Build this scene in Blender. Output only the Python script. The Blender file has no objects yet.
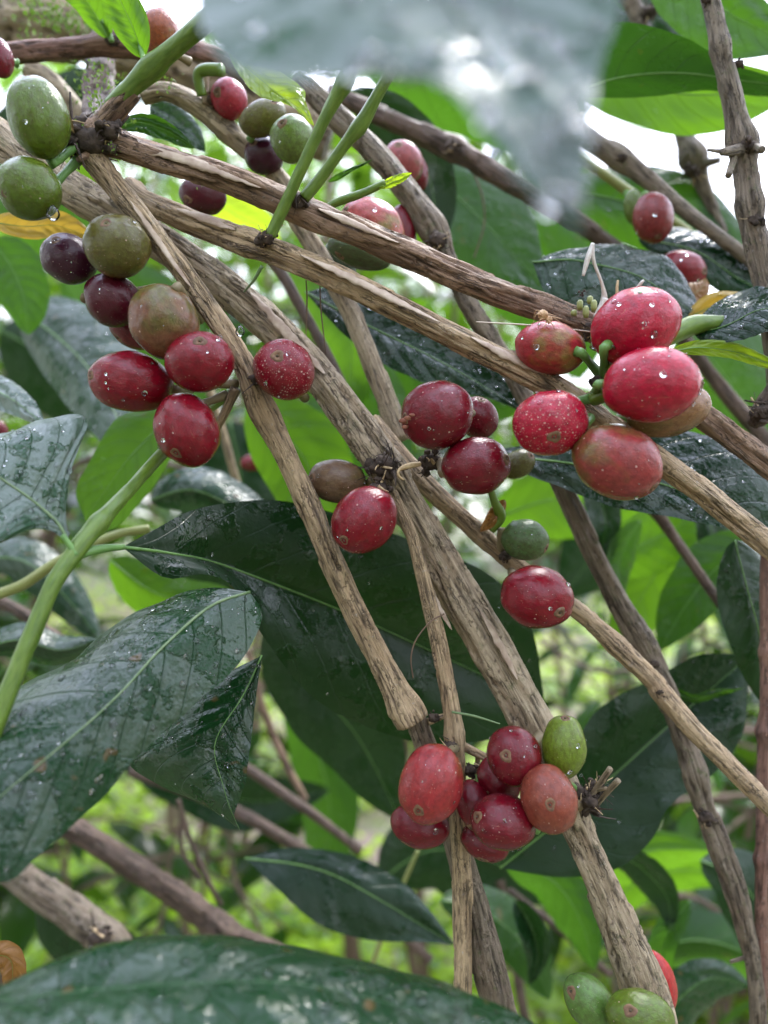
import bpy, math, random
from mathutils import Vector, Matrix, noise
R = random.Random(7)
F = 773.0                       # focal length in pixels of the 768x1024 frame
CAMZ = 0.95
scene = bpy.context.scene
col = scene.collection

def P(x, y, d):                 # a point seen at (x, y), d millimetres in front of the lens, in metres
    d = d / 1000.0
    return Vector(((x - 384) / F * d, d, CAMZ - (y - 512) / F * d))

# ------------------------------------------------------------------ helpers
def crom(pts, n):
    """Catmull-Rom through tuples, resampled to n+1 points evenly by arc length"""
    k = len(pts[0]); L = len(pts)
    if L == 2:
        return [tuple(pts[0][c] + (pts[1][c] - pts[0][c]) * i / n for c in range(k)) for i in range(n + 1)]
    p = [tuple(2 * pts[0][c] - pts[1][c] for c in range(k))] + list(pts) + [tuple(2 * pts[-1][c] - pts[-2][c] for c in range(k))]
    dense = []
    S = 24
    for i in range(1, L):
        a, b, c_, d_ = p[i - 1], p[i], p[i + 1], p[i + 2]
        for j in range(S):
            t = j / S
            dense.append(tuple(0.5 * (2 * b[c] + (c_[c] - a[c]) * t + (2 * a[c] - 5 * b[c] + 4 * c_[c] - d_[c]) * t * t
                                      + (3 * b[c] - a[c] - 3 * c_[c] + d_[c]) * t ** 3) for c in range(k)))
    dense.append(tuple(pts[-1]))
    acc = [0.0]
    for i in range(1, len(dense)):
        acc.append(acc[-1] + math.sqrt(sum((dense[i][c] - dense[i - 1][c]) ** 2 for c in range(min(3, k)))) + 1e-12)
    out = []; j = 0
    for i in range(n + 1):
        s = acc[-1] * i / n
        while j < len(acc) - 2 and acc[j + 1] < s: j += 1
        t = min(1, max(0, (s - acc[j]) / (acc[j + 1] - acc[j])))
        out.append(tuple(dense[j][c] + (dense[j + 1][c] - dense[j][c]) * t for c in range(k)))
    return out

def mesh_obj(name, verts, faces, mat, parent=None, smooth=True, attrs=None, uv=None):
    base = Vector((0, 0, 0)); q = parent
    while q: base = base + q.location; q = q.parent
    me = bpy.data.meshes.new(name)
    me.from_pydata([(v[0] - base[0], v[1] - base[1], v[2] - base[2]) for v in verts], [], faces)
    if smooth: me.polygons.foreach_set('use_smooth', [True] * len(me.polygons))
    if attrs:
        for an, (ty, data) in attrs.items():
            a = me.attributes.new(an, ty, 'POINT')
            if ty == 'FLOAT': a.data.foreach_set('value', data)
            else: a.data.foreach_set('vector', [c for v in data for c in v])
    me.materials.append(mat)
    me.update()
    o = bpy.data.objects.new(name, me)
    col.objects.link(o)
    if parent: o.parent = parent
    return o

def thing(name, label, cat, loc, group=None):
    o = bpy.data.objects.new(name, None)
    o.empty_display_size = 0.005
    col.objects.link(o)
    o.location = loc
    o['label'] = label; o['category'] = cat
    if group: o['group'] = group
    return o

class Geo:
    def __init__(s): s.v = []; s.f = []; s.a = {}
    def add(s, v, f):
        b = len(s.v); s.v += v; s.f += [tuple(i + b for i in q) for q in f]

def ss(a, b, x):
    t = min(1, max(0, (x - a) / (b - a))); return t * t * (3 - 2 * t)

def tube(pts, seg=12, closed=True):
    """pts: list of (Vector, radius) -> verts, faces"""
    n = len(pts); v = []; f = []
    up = None
    for i, (c, r) in enumerate(pts):
        t = (pts[min(i + 1, n - 1)][0] - pts[max(i - 1, 0)][0]).normalized()
        if up is None: up = t.orthogonal().normalized()
        up = (up - t * up.dot(t)).normalized()
        w = t.cross(up)
        for k in range(seg):
            a = 2 * math.pi * k / seg
            v.append(c + (up * math.cos(a) + w * math.sin(a)) * r)
    for i in range(n - 1):
        for k in range(seg):
            k2 = (k + 1) % seg
            f.append((i * seg + k, i * seg + k2, (i + 1) * seg + k2, (i + 1) * seg + k))
    if closed:
        f.append(tuple(range(seg - 1, -1, -1))); f.append(tuple((n - 1) * seg + k for k in range(seg)))
    return v, f

# ------------------------------------------------------------------ materials
def new_mat(name):
    m = bpy.data.materials.new(name); m.use_nodes = True
    nt = m.node_tree
    for n in list(nt.nodes): nt.nodes.remove(n)
    out = nt.nodes.new('ShaderNodeOutputMaterial')
    return m, nt, out
def N(nt, ty, **kw):
    n = nt.nodes.new(ty)
    for k, v in kw.items():
        if k.startswith('i_'): n.inputs[k[2:].replace('_', ' ')].default_value = v
        else: setattr(n, k, v)
    return n
def link(nt, a, ao, b, bi): nt.links.new(a.outputs[ao], b.inputs[bi])
def ramp(nt, src, so, stops):
    r = nt.nodes.new('ShaderNodeValToRGB')
    e = r.color_ramp.elements
    while len(e) < len(stops): e.new(0.5)
    for i, (p, c) in enumerate(stops):
        e[i].position = p
        e[i].color = (c, c, c, 1) if not isinstance(c, tuple) else (*c, 1)
    nt.links.new(src.outputs[so], r.inputs[0]); return r
def mixc(nt, fac, a, b, mode='MIX'):
    m = nt.nodes.new('ShaderNodeMix'); m.data_type = 'RGBA'; m.blend_type = mode
    for sock, v in ((m.inputs[0], fac), (m.inputs[6], a), (m.inputs[7], b)):
        if isinstance(v, tuple) and hasattr(v[0], 'outputs'): nt.links.new(v[0].outputs[v[1]], sock)
        elif isinstance(v, tuple): sock.default_value = (*v, 1)
        else: sock.default_value = v
    return (m, 2)
def math_(nt, op, a, b=0.0, clamp=False):
    m = nt.nodes.new('ShaderNodeMath'); m.operation = op; m.use_clamp = clamp
    for sock, v in ((m.inputs[0], a), (m.inputs[1], b)):
        if isinstance(v, tuple): nt.links.new(v[0].outputs[v[1]], sock)
        else: sock.default_value = v
    return (m, 0)
def setin(nt, node, name, v):
    if isinstance(v, tuple) and hasattr(v[0], 'outputs'): nt.links.new(v[0].outputs[v[1]], node.inputs[name])
    elif isinstance(v, tuple): node.inputs[name].default_value = (*v, 1)
    else: node.inputs[name].default_value = v
def scaled(nt, src, so, sc):
    m = N(nt, 'ShaderNodeVectorMath', operation='MULTIPLY'); nt.links.new(src.outputs[so], m.inputs[0])
    m.inputs[1].default_value = sc; return m
def noise_n(nt, vec, vo, scale, detail=4, rough=.55):
    n = N(nt, 'ShaderNodeTexNoise'); n.inputs['Scale'].default_value = scale
    n.inputs['Detail'].default_value = detail; n.inputs['Roughness'].default_value = rough
    nt.links.new(vec.outputs[vo], n.inputs['Vector']); return n

def bark_mat(name, light, mid, dark, tint, green=0.15):
    m, nt, out = new_mat(name)
    b = N(nt, 'ShaderNodeBsdfPrincipled')
    at = N(nt, 'ShaderNodeAttribute', attribute_name='bco')       # millimetres round and along the stem
    st = scaled(nt, at, 'Vector', (1.0, 1.0, .03))
    st2 = scaled(nt, at, 'Vector', (1.0, 1.0, .3))
    fine = noise_n(nt, st, 0, 2.0, 4, .55)
    grain = noise_n(nt, st2, 0, 5.0, 3, .7)
    big = noise_n(nt, st2, 0, .16, 4, .6)
    blotch = noise_n(nt, at, 'Vector', .45, 5, .7)
    c = ramp(nt, fine, 0, [(.17, dark), (.38, mid), (.60, light)])
    warp = N(nt, 'ShaderNodeVectorMath', operation='ADD'); link(nt, at, 'Vector', warp, 0)
    wn_ = scaled(nt, noise_n(nt, at, 'Vector', .5, 3), 1, (.9, .9, 0)); link(nt, wn_, 0, warp, 1)
    s3 = scaled(nt, warp, 0, (1, 1, .03)); s4 = scaled(nt, warp, 0, (1, 1, .35))
    def ridge(n_, wdt):
        a_ = math_(nt, 'ABSOLUTE', math_(nt, 'SUBTRACT', (n_, 0), .5)); return ramp(nt, a_[0], 0, [(0.0, 1.0), (wdt, 0.0)])
    k1 = ridge(noise_n(nt, s3, 0, .8, 2, .4), .030); k2 = ridge(noise_n(nt, s4, 0, .42, 3, .5), .012)
    k3 = ridge(noise_n(nt, s3, 0, 2.0, 1, .4), .022)
    patch = ramp(nt, noise_n(nt, at, 'Vector', .14, 2), 0, [(.42, .25), (.58, 1.0)])
    fiss = math_(nt, 'MULTIPLY', math_(nt, 'MAXIMUM', (k1, 0), math_(nt, 'MAXIMUM', math_(nt, 'MULTIPLY', (k2, 0), .8), math_(nt, 'MULTIPLY', (k3, 0), .45))), (patch, 0))
    c1 = mixc(nt, (ramp(nt, big, 0, [(.42, 0.0), (.62, .75)]), 0), (c, 0), tint)
    pl = N(nt, 'ShaderNodeAttribute', attribute_name='plate')
    c2 = mixc(nt, math_(nt, 'MULTIPLY', (pl, 'Fac'), .55), c1, light)
    g = ramp(nt, blotch, 0, [(.56, 0.0), (.68, green)])
    c3 = mixc(nt, (g, 0), c2, (.10, .14, .035))
    sp = ramp(nt, noise_n(nt, at, 'Vector', 1.5, 2, .5), 0, [(.71, 0.0), (.76, .5)])
    c3b = mixc(nt, (sp, 0), c3, (.05, .033, .025))
    lich = ramp(nt, noise_n(nt, at, 'Vector', .8, 6, .75), 0, [(.60, 0.0), (.68, .55)])
    c3c = mixc(nt, (lich, 0), c3b, (.50, .47, .45))
    cr = N(nt, 'ShaderNodeAttribute', attribute_name='crack')
    c4 = mixc(nt, math_(nt, 'MULTIPLY', math_(nt, 'MAXIMUM', (cr, 'Fac'), fiss), .86), c3c, (.03, .02, .014))
    setin(nt, b, 'Base Color', c4)
    wet = ramp(nt, big, 0, [(.35, .42), (.65, .75)])
    setin(nt, b, 'Roughness', (wet, 0)); b.inputs['Specular IOR Level'].default_value = .45
    h = math_(nt, 'ADD', (fine, 0), math_(nt, 'MULTIPLY', (grain, 0), .6))
    h = math_(nt, 'SUBTRACT', h, math_(nt, 'MULTIPLY', fiss, 1.6))
    bu = N(nt, 'ShaderNodeBump'); bu.inputs['Strength'].default_value = .9; bu.inputs['Distance'].default_value = .0008
    nt.links.new(h[0].outputs[0], bu.inputs['Height']); link(nt, bu, 0, b, 'Normal')
    link(nt, b, 0, out, 0)
    return m

def stem_mat(name, c1, c2, rough=.35):
    m, nt, out = new_mat(name)
    b = N(nt, 'ShaderNodeBsdfPrincipled'); at = N(nt, 'ShaderNodeAttribute', attribute_name='bco')
    st = scaled(nt, at, 'Vector', (1, 1, .25))
    n = noise_n(nt, st, 0, 1.1, 4); n2 = noise_n(nt, st, 0, 6.0, 3)
    c = ramp(nt, n, 0, [(.35, c1), (.65, c2)])
    sp = ramp(nt, noise_n(nt, at, 'Vector', 2.2, 2), 0, [(.66, 0.0), (.74, .5)])
    setin(nt, b, 'Base Color', mixc(nt, (sp, 0), (c, 0), (.2, .16, .07)))
    b.inputs['Roughness'].default_value = rough; b.inputs['Subsurface Weight'].default_value = .15
    b.inputs['Subsurface Radius'].default_value = (.0008, .0016, .0004)
    bu = N(nt, 'ShaderNodeBump'); bu.inputs['Strength'].default_value = .4; bu.inputs['Distance'].default_value = .0002
    link(nt, n2, 0, bu, 'Height'); link(nt, bu, 0, b, 'Normal'); link(nt, b, 0, out, 0)
    return m

def leaf_mat(name, top, top2, trans, tw=.35, wet=.5, rough=.34, nveins=9, bump=1.0, spots=0.0, spec=.5, ior=1.5):
    """glossy cuticle over a translucent blade; wet = share covered by a water film"""
    m, nt, out = new_mat(name)
    b = N(nt, 'ShaderNodeBsdfPrincipled')
    b.inputs['IOR'].default_value = ior
    uv = N(nt, 'ShaderNodeAttribute', attribute_name='leafuv')     # x: -1..1 across, y: 0..1 along
    oc = N(nt, 'ShaderNodeTexCoord')
    info = N(nt, 'ShaderNodeObjectInfo')
    off = N(nt, 'ShaderNodeVectorMath', operation='MULTIPLY_ADD')
    link(nt, oc, 'Object', off, 0); off.inputs[1].default_value = (1, 1, 1)
    cmb = N(nt, 'ShaderNodeCombineXYZ'); link(nt, info, 'Random', cmb, 0); link(nt, info, 'Random', cmb, 2)
    link(nt, cmb, 0, off, 2)
    sx = N(nt, 'ShaderNodeSeparateXYZ'); link(nt, uv, 'Vector', sx, 0)
    w = math_(nt, 'ABSOLUTE', (sx, 0))
    wp = math_(nt, 'POWER', w, 1.25)
    t = math_(nt, 'SUBTRACT', math_(nt, 'MULTIPLY', (sx, 1), float(nveins)), math_(nt, 'MULTIPLY', wp, 1.7))
    wob = noise_n(nt, off, 0, 60, 2)
    t = math_(nt, 'ADD', t, math_(nt, 'MULTIPLY', (wob, 0), .25))
    side = math_(nt, 'MULTIPLY', math_(nt, 'GREATER_THAN', (sx, 0), 0.0), .43)
    fr = math_(nt, 'FRACT', math_(nt, 'ADD', math_(nt, 'ADD', t, side), 20.0))
    dist = math_(nt, 'ABSOLUTE', math_(nt, 'SUBTRACT', fr, .5))      # .5 = on the vein
    vein = ramp(nt, dist[0], 0, [(.465, 0.0), (.498, 1.0)])
    mid = ramp(nt, w[0], 0, [(.0, 1.0), (.05, 0.0)])
    nz = noise_n(nt, off, 0, 90, 4, .6); nzb = noise_n(nt, off, 0, 28, 3, .5)
    c = mixc(nt, (ramp(nt, nzb, 0, [(.35, 0.0), (.65, 1.0)]), 0), top, top2)
    vcol = tuple(min(1, x * 1.35 + .008) for x in top2)
    c = mixc(nt, math_(nt, 'MULTIPLY', (vein, 0), .5), c, vcol)
    if spots > 0:
        s = ramp(nt, noise_n(nt, off, 0, 150, 2), 0, [(.68, 0.0), (.72, spots)])
        c = mixc(nt, (s, 0), c, (.12, .06, .02))
    setin(nt, b, 'Base Color', c)
    # water film
    wn = noise_n(nt, off, 0, 75, 5, .62)
    lo = .5 + (.5 - wet) * .36
    film = ramp(nt, wn, 0, [(lo - .015, 0.0), (lo + .015, 1.0)])
    rg = mixc(nt, (film, 0), (rough,) * 3, (.06,) * 3)
    setin(nt, b, 'Roughness', rg)
    sp_ = mixc(nt, (film, 0), (spec,) * 3, (.30,) * 3); setin(nt, b, 'Specular IOR Level', sp_)
    fn = noise_n(nt, off, 0, 700, 3, .5)
    fb = noise_n(nt, off, 0, 260, 3, .55)
    # veins are sunk, cells between puckered, film edges raised
    h = math_(nt, 'MULTIPLY', (vein, 0), -.3)
    h = math_(nt, 'ADD', h, math_(nt, 'MULTIPLY', (fb, 0), .9))
    h = math_(nt, 'ADD', h, math_(nt, 'MULTIPLY', (fn, 0), .22))
    h = math_(nt, 'ADD', h, math_(nt, 'MULTIPLY', (film, 0), .35))
    h = math_(nt, 'ADD', h, math_(nt, 'MULTIPLY', (nz, 0), 1.0))
    bu = N(nt, 'ShaderNodeBump'); bu.inputs['Strength'].default_value = .8 * bump; bu.inputs['Distance'].default_value = .0007
    nt.links.new(h[0].outputs[0], bu.inputs['Height']); link(nt, bu, 0, b, 'Normal')
    tr = N(nt, 'ShaderNodeBsdfTranslucent')
    tc = mixc(nt, math_(nt, 'MULTIPLY', (vein, 0), 1.0), trans, tuple(x * .38 for x in trans))
    tc = mixc(nt, (ramp(nt, nzb, 0, [(.35, 0.0), (.7, .35)]), 0), tc, tuple(x * .7 for x in trans))
    setin(nt, tr, 'Color', tc)
    mx = N(nt, 'ShaderNodeMixShader'); mx.inputs[0].default_value = tw
    link(nt, b, 0, mx, 1); link(nt, tr, 0, mx, 2); link(nt, mx, 0, out, 0)
    return m

def simple_mat(name, c, rough=.6, c2=None, scale=300, spec=.5, trans=None, tw=.4, bump=0):
    m, nt, out = new_mat(name)
    b = N(nt, 'ShaderNodeBsdfPrincipled'); oc = N(nt, 'ShaderNodeTexCoord')
    n = noise_n(nt, oc, 'Object', scale, 4)
    r = ramp(nt, n, 0, [(.35, c), (.65, c2 or tuple(x * .6 for x in c))])
    link(nt, r, 0, b, 'Base Color'); b.inputs['Roughness'].default_value = rough
    b.inputs['Specular IOR Level'].default_value = spec
    if bump:
        bu = N(nt, 'ShaderNodeBump'); bu.inputs['Strength'].default_value = .8; bu.inputs['Distance'].default_value = bump
        link(nt, n, 0, bu, 'Height'); link(nt, bu, 0, b, 'Normal')
    if trans:
        tr = N(nt, 'ShaderNodeBsdfTranslucent'); tr.inputs[0].default_value = (*trans, 1)
        mx = N(nt, 'ShaderNodeMixShader'); mx.inputs[0].default_value = tw
        link(nt, b, 0, mx, 1); link(nt, tr, 0, mx, 2); link(nt, mx, 0, out, 0)
    else: link(nt, b, 0, out, 0)
    return m

def bush_mat(name, a, b_, trans, tw, rough=.35):
    """foliage of many leaves: every leaf gets its own tone from the 'tone' attribute"""
    m, nt, out = new_mat(name)
    b = N(nt, 'ShaderNodeBsdfPrincipled'); at = N(nt, 'ShaderNodeAttribute', attribute_name='tone')
    c = mixc(nt, (at, 'Fac'), a, b_); setin(nt, b, 'Base Color', c); b.inputs['Roughness'].default_value = rough; b.inputs['Specular IOR Level'].default_value = .3
    tr = N(nt, 'ShaderNodeBsdfTranslucent')
    tc = mixc(nt, (at, 'Fac'), tuple(x * .55 for x in trans), trans); setin(nt, tr, 'Color', tc)
    mx = N(nt, 'ShaderNodeMixShader'); mx.inputs[0].default_value = tw
    link(nt, b, 0, mx, 1); link(nt, tr, 0, mx, 2); link(nt, mx, 0, out, 0)
    return m

def cherry_mat():
    m, nt, out = new_mat('cherry_skin')
    b = N(nt, 'ShaderNodeBsdfPrincipled')
    sph = N(nt, 'ShaderNodeAttribute', attribute_name='sph'); pole = N(nt, 'ShaderNodeAttribute', attribute_name='pole')
    info = N(nt, 'ShaderNodeObjectInfo')
    col2 = N(nt, 'ShaderNodeAttribute', attribute_type='OBJECT', attribute_name='under_colour')
    blush = N(nt, 'ShaderNodeAttribute', attribute_type='OBJECT', attribute_name='blush')
    specks = N(nt, 'ShaderNodeAttribute', attribute_type='OBJECT', attribute_name='specks')
    off = N(nt, 'ShaderNodeVectorMath', operation='ADD'); link(nt, sph, 'Vector', off, 0)
    cmb = N(nt, 'ShaderNodeCombineXYZ')
    r10 = math_(nt, 'MULTIPLY', (info, 'Random'), 30.0)
    nt.links.new(r10[0].outputs[0], cmb.inputs[0]); link(nt, info, 'Random', cmb, 1); link(nt, cmb, 0, off, 1)
    n1 = noise_n(nt, off, 0, 1.6, 3, .5)
    k = math_(nt, 'ADD', math_(nt, 'MULTIPLY', (pole, 'Fac'), .38), math_(nt, 'MULTIPLY', math_(nt, 'SUBTRACT', (n1, 0), .5), 1.7))
    k = math_(nt, 'ADD', k, (blush, 'Fac'))
    kk = N(nt, 'ShaderNodeMapRange'); kk.interpolation_type = 'SMOOTHSTEP'
    nt.links.new(k[0].outputs[0], kk.inputs[0]); kk.inputs[1].default_value = -.3; kk.inputs[2].default_value = .4
    c = mixc(nt, (kk, 0), (col2, 'Color'), (info, 'Color'))
    mott = noise_n(nt, off, 0, 5.5, 5, .65)
    c = mixc(nt, (ramp(nt, mott, 0, [(.3, .5), (.65, 0.0)]), 0), c, (.04, .008, .010), 'MIX')
    # pale corky freckles
    vo = N(nt, 'ShaderNodeTexVoronoi'); vo.inputs['Scale'].default_value = 7.0; link(nt, off, 0, vo, 'Vector')
    rnd = N(nt, 'ShaderNodeSeparateColor'); link(nt, vo, 'Color', rnd, 0)
    dots = ramp(nt, vo, 'Distance', [(.15, 1.0), (.20, 0.0)])
    keep = math_(nt, 'LESS_THAN', (rnd, 0), (specks, 'Fac'))
    d = math_(nt, 'MULTIPLY', (dots, 0), keep)
    vo2 = N(nt, 'ShaderNodeTexVoronoi'); vo2.inputs['Scale'].default_value = 16.0; link(nt, off, 0, vo2, 'Vector')
    rnd2 = N(nt, 'ShaderNodeSeparateColor'); link(nt, vo2, 'Color', rnd2, 0)
    d2 = math_(nt, 'MULTIPLY', (ramp(nt, vo2, 'Distance', [(.15, .6), (.24, 0.0)]), 0), math_(nt, 'LESS_THAN', (rnd2, 0), math_(nt, 'MULTIPLY', (specks, 'Fac'), .9)))
    d = math_(nt, 'MAXIMUM', d, d2)
    c = mixc(nt, math_(nt, 'MULTIPLY', d, .75), c, (.62, .42, .36))
    # thin scratches
    ws = scaled(nt, off, 0, (1.0, 6.0, 2.0))
    scr = ramp(nt, noise_n(nt, ws, 0, 2.2, 2, .4), 0, [(.700, 0.0), (.715, .35), (.73, 0.0)])
    c = mixc(nt, (scr, 0), c, (.5, .3, .18))
    setin(nt, b, 'Base Color', c)
    wn = noise_n(nt, off, 0, 2.4, 5, .6)
    rg = ramp(nt, wn, 0, [(.46, .25), (.53, .09)])
    setin(nt, b, 'Roughness', (rg, 0))
    b.inputs['Specular IOR Level'].default_value = .40
    b.inputs['Subsurface Weight'].default_value = .12; b.inputs['Subsurface Radius'].default_value = (.0020, .0006, .0005)
    fn = noise_n(nt, off, 0, 22, 3, .5)
    h = math_(nt, 'ADD', math_(nt, 'MULTIPLY', (wn, 0), .9), math_(nt, 'MULTIPLY', (fn, 0), .16))
    h = math_(nt, 'ADD', h, math_(nt, 'MULTIPLY', d, .25))
    bu = N(nt, 'ShaderNodeBump'); bu.inputs['Strength'].default_value = .6; bu.inputs['Distance'].default_value = .0007
    nt.links.new(h[0].outputs[0], bu.inputs['Height']); link(nt, bu, 0, b, 'Normal')
    link(nt, b, 0, out, 0); return m

M = {}
M['bark'] = bark_mat('bark_tan', (.60, .44, .27), (.41, .285, .165), (.11, .07, .04), (.40, .27, .155), .3)
M['bark_grey'] = bark_mat('bark_grey', (.54, .43, .295), (.35, .265, .17), (.085, .06, .04), (.35, .25, .155), .5)
M['bark_brown'] = bark_mat('bark_brown', (.40, .26, .17), (.24, .14, .088), (.07, .04, .03), (.17, .10, .07), .15)
M['bark_shaded'] = bark_mat('bark_shaded', (.28, .225, .165), (.165, .125, .085), (.05, .035, .024), (.20, .145, .10), .6)  # darker grey-brown copy of the bark; backlit shade put into its colour
M['bark_dark'] = bark_mat('bark_dark', (.20, .13, .095), (.10, .062, .045), (.035, .022, .017), (.085, .055, .04), .4)
M['bark_red'] = bark_mat('bark_red', (.34, .19, .14), (.20, .095, .07), (.07, .035, .03), (.20, .10, .075), .1)
M['stem'] = stem_mat('green_stem', (.075, .14, .014), (.13, .21, .028), .28)
M['stem_olive'] = stem_mat('olive_stem', (.22, .25, .07), (.28, .30, .10))
M['stem_woody'] = stem_mat('woody_stem', (.16, .13, .06), (.26, .2, .12), .6)
M['dark'] = simple_mat('dry_dark_tissue', (.030, .022, .018), .8, (.085, .06, .045), 500, .3, bump=.0006)
M['husk'] = simple_mat('dry_pale_tissue', (.55, .42, .24), .6, (.36, .24, .12), 600)
M['white_dry'] = simple_mat('dried_petal', (.75, .72, .66), .6, (.6, .55, .48), 800, trans=(.7, .66, .6), tw=.3)
M['torn'] = simple_mat('torn_skin', (.26, .09, .045), .6, (.16, .04, .02), 900)
M['scar'] = simple_mat('corky_scar', (.20, .11, .055), .7, (.10, .05, .028), 900, bump=.0003)
M['scar_hole'] = simple_mat('scar_centre', (.05, .03, .02), .8, (.12, .09, .05), 1500)
M['moss'] = simple_mat('moss_green', (.10, .19, .02), .7, (.18, .28, .04), 400, trans=(.2, .35, .04), tw=.3)
M['thread'] = simple_mat('dry_thread', (.16, .10, .06), .7, (.10, .06, .04), 400)
M['silk'] = simple_mat('silk_thread', (.5, .42, .33), .5, (.4, .33, .25), 400)
M['spider'] = simple_mat('tan_spider', (.50, .30, .15), .6, (.62, .42, .25), 900)
M['cherry'] = cherry_mat()
def water():
    m, nt, out = new_mat('rain_water')
    fr = N(nt, 'ShaderNodeFresnel'); fr.inputs[0].default_value = 1.38
    tp = N(nt, 'ShaderNodeBsdfTransparent'); tp.inputs[0].default_value = (.97, .98, .98, 1)
    gl = N(nt, 'ShaderNodeBsdfGlossy'); gl.inputs['Roughness'].default_value = .03; gl.inputs[0].default_value = (1, 1, 1, 1)
    mx = N(nt, 'ShaderNodeMixShader'); link(nt, fr, 0, mx, 0); link(nt, tp, 0, mx, 1); link(nt, gl, 0, mx, 2); link(nt, mx, 0, out, 0)
    return m
M['water'] = water()
# leaves:               top colour        second            light shining through
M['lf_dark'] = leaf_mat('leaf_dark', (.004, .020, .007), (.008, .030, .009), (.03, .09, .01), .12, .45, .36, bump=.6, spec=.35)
M['lf_fore'] = leaf_mat('leaf_fore_wet', (.006, .042, .022), (.010, .056, .028), (.04, .14, .03), .14, .28, .46, bump=.45, spec=.6, ior=1.5)
M['lf_deep'] = leaf_mat('leaf_deep_green', (.012, .05, .009), (.02, .065, .010), (.04, .13, .008), .3, .3, .4, spots=.5, spec=.25)
M['lf_wet'] = leaf_mat('leaf_dark_wet', (.004, .020, .008), (.009, .034, .012), (.03, .09, .015), .10, .62, .34, bump=1.5, spec=.6)
M['lf_sheen'] = leaf_mat('leaf_satin_wet', (.006, .030, .010), (.011, .045, .014), (.04, .14, .02), .12, .48, .29, bump=1.3, spots=.6, spec=.72)
M['lf_skysheen'] = leaf_mat('leaf_skysheen_wet', (.018, .055, .028), (.028, .075, .036), (.05, .16, .03), .12, .40, .38, bump=1.3, spec=.9, ior=1.62)  # base colour lightened to stand in for sky sheen on the blade
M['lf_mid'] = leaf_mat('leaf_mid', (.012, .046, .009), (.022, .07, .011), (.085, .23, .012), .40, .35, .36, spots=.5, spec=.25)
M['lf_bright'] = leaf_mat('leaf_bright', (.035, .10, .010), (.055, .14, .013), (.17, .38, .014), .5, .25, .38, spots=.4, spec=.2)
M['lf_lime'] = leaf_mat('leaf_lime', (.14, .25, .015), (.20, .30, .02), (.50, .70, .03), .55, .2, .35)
M['lf_yellow'] = leaf_mat('leaf_yellow', (.40, .26, .03), (.50, .34, .06), (.65, .42, .05), .4, .2, .45, spots=.8)
M['lf_brown'] = leaf_mat('leaf_brown', (.20, .09, .02), (.28, .13, .03), (.3, .15, .03), .2, .2, .45, spots=.8)
M['rib_g'] = simple_mat('midrib_green', (.10, .22, .05), .4, (.14, .28, .07), 300)
M['rib_d'] = simple_mat('midrib_dark', (.03, .09, .03), .4, (.05, .12, .04), 300)
M['rib_p'] = simple_mat('midrib_pale', (.17, .24, .11), .4, (.11, .18, .07), 300)

# ------------------------------------------------------------------ branches
def px_path(pts, step_mm=0.9):
    """pts: (x, y, depth_mm, width_px) -> evenly spaced centre points with radius"""
    w = []
    for (x, y, d, wd) in pts:
        p = P(x, y, d); w.append((p.x, p.y, p.z, wd * .5 * d / F / 1000))
    L = sum((Vector(w[i][:3]) - Vector(w[i + 1][:3])).length for i in range(len(w) - 1))
    n = max(8, int(L * 1000 / step_mm))
    return [(Vector(q[:3]), q[3]) for q in crom(w, n)]

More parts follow.
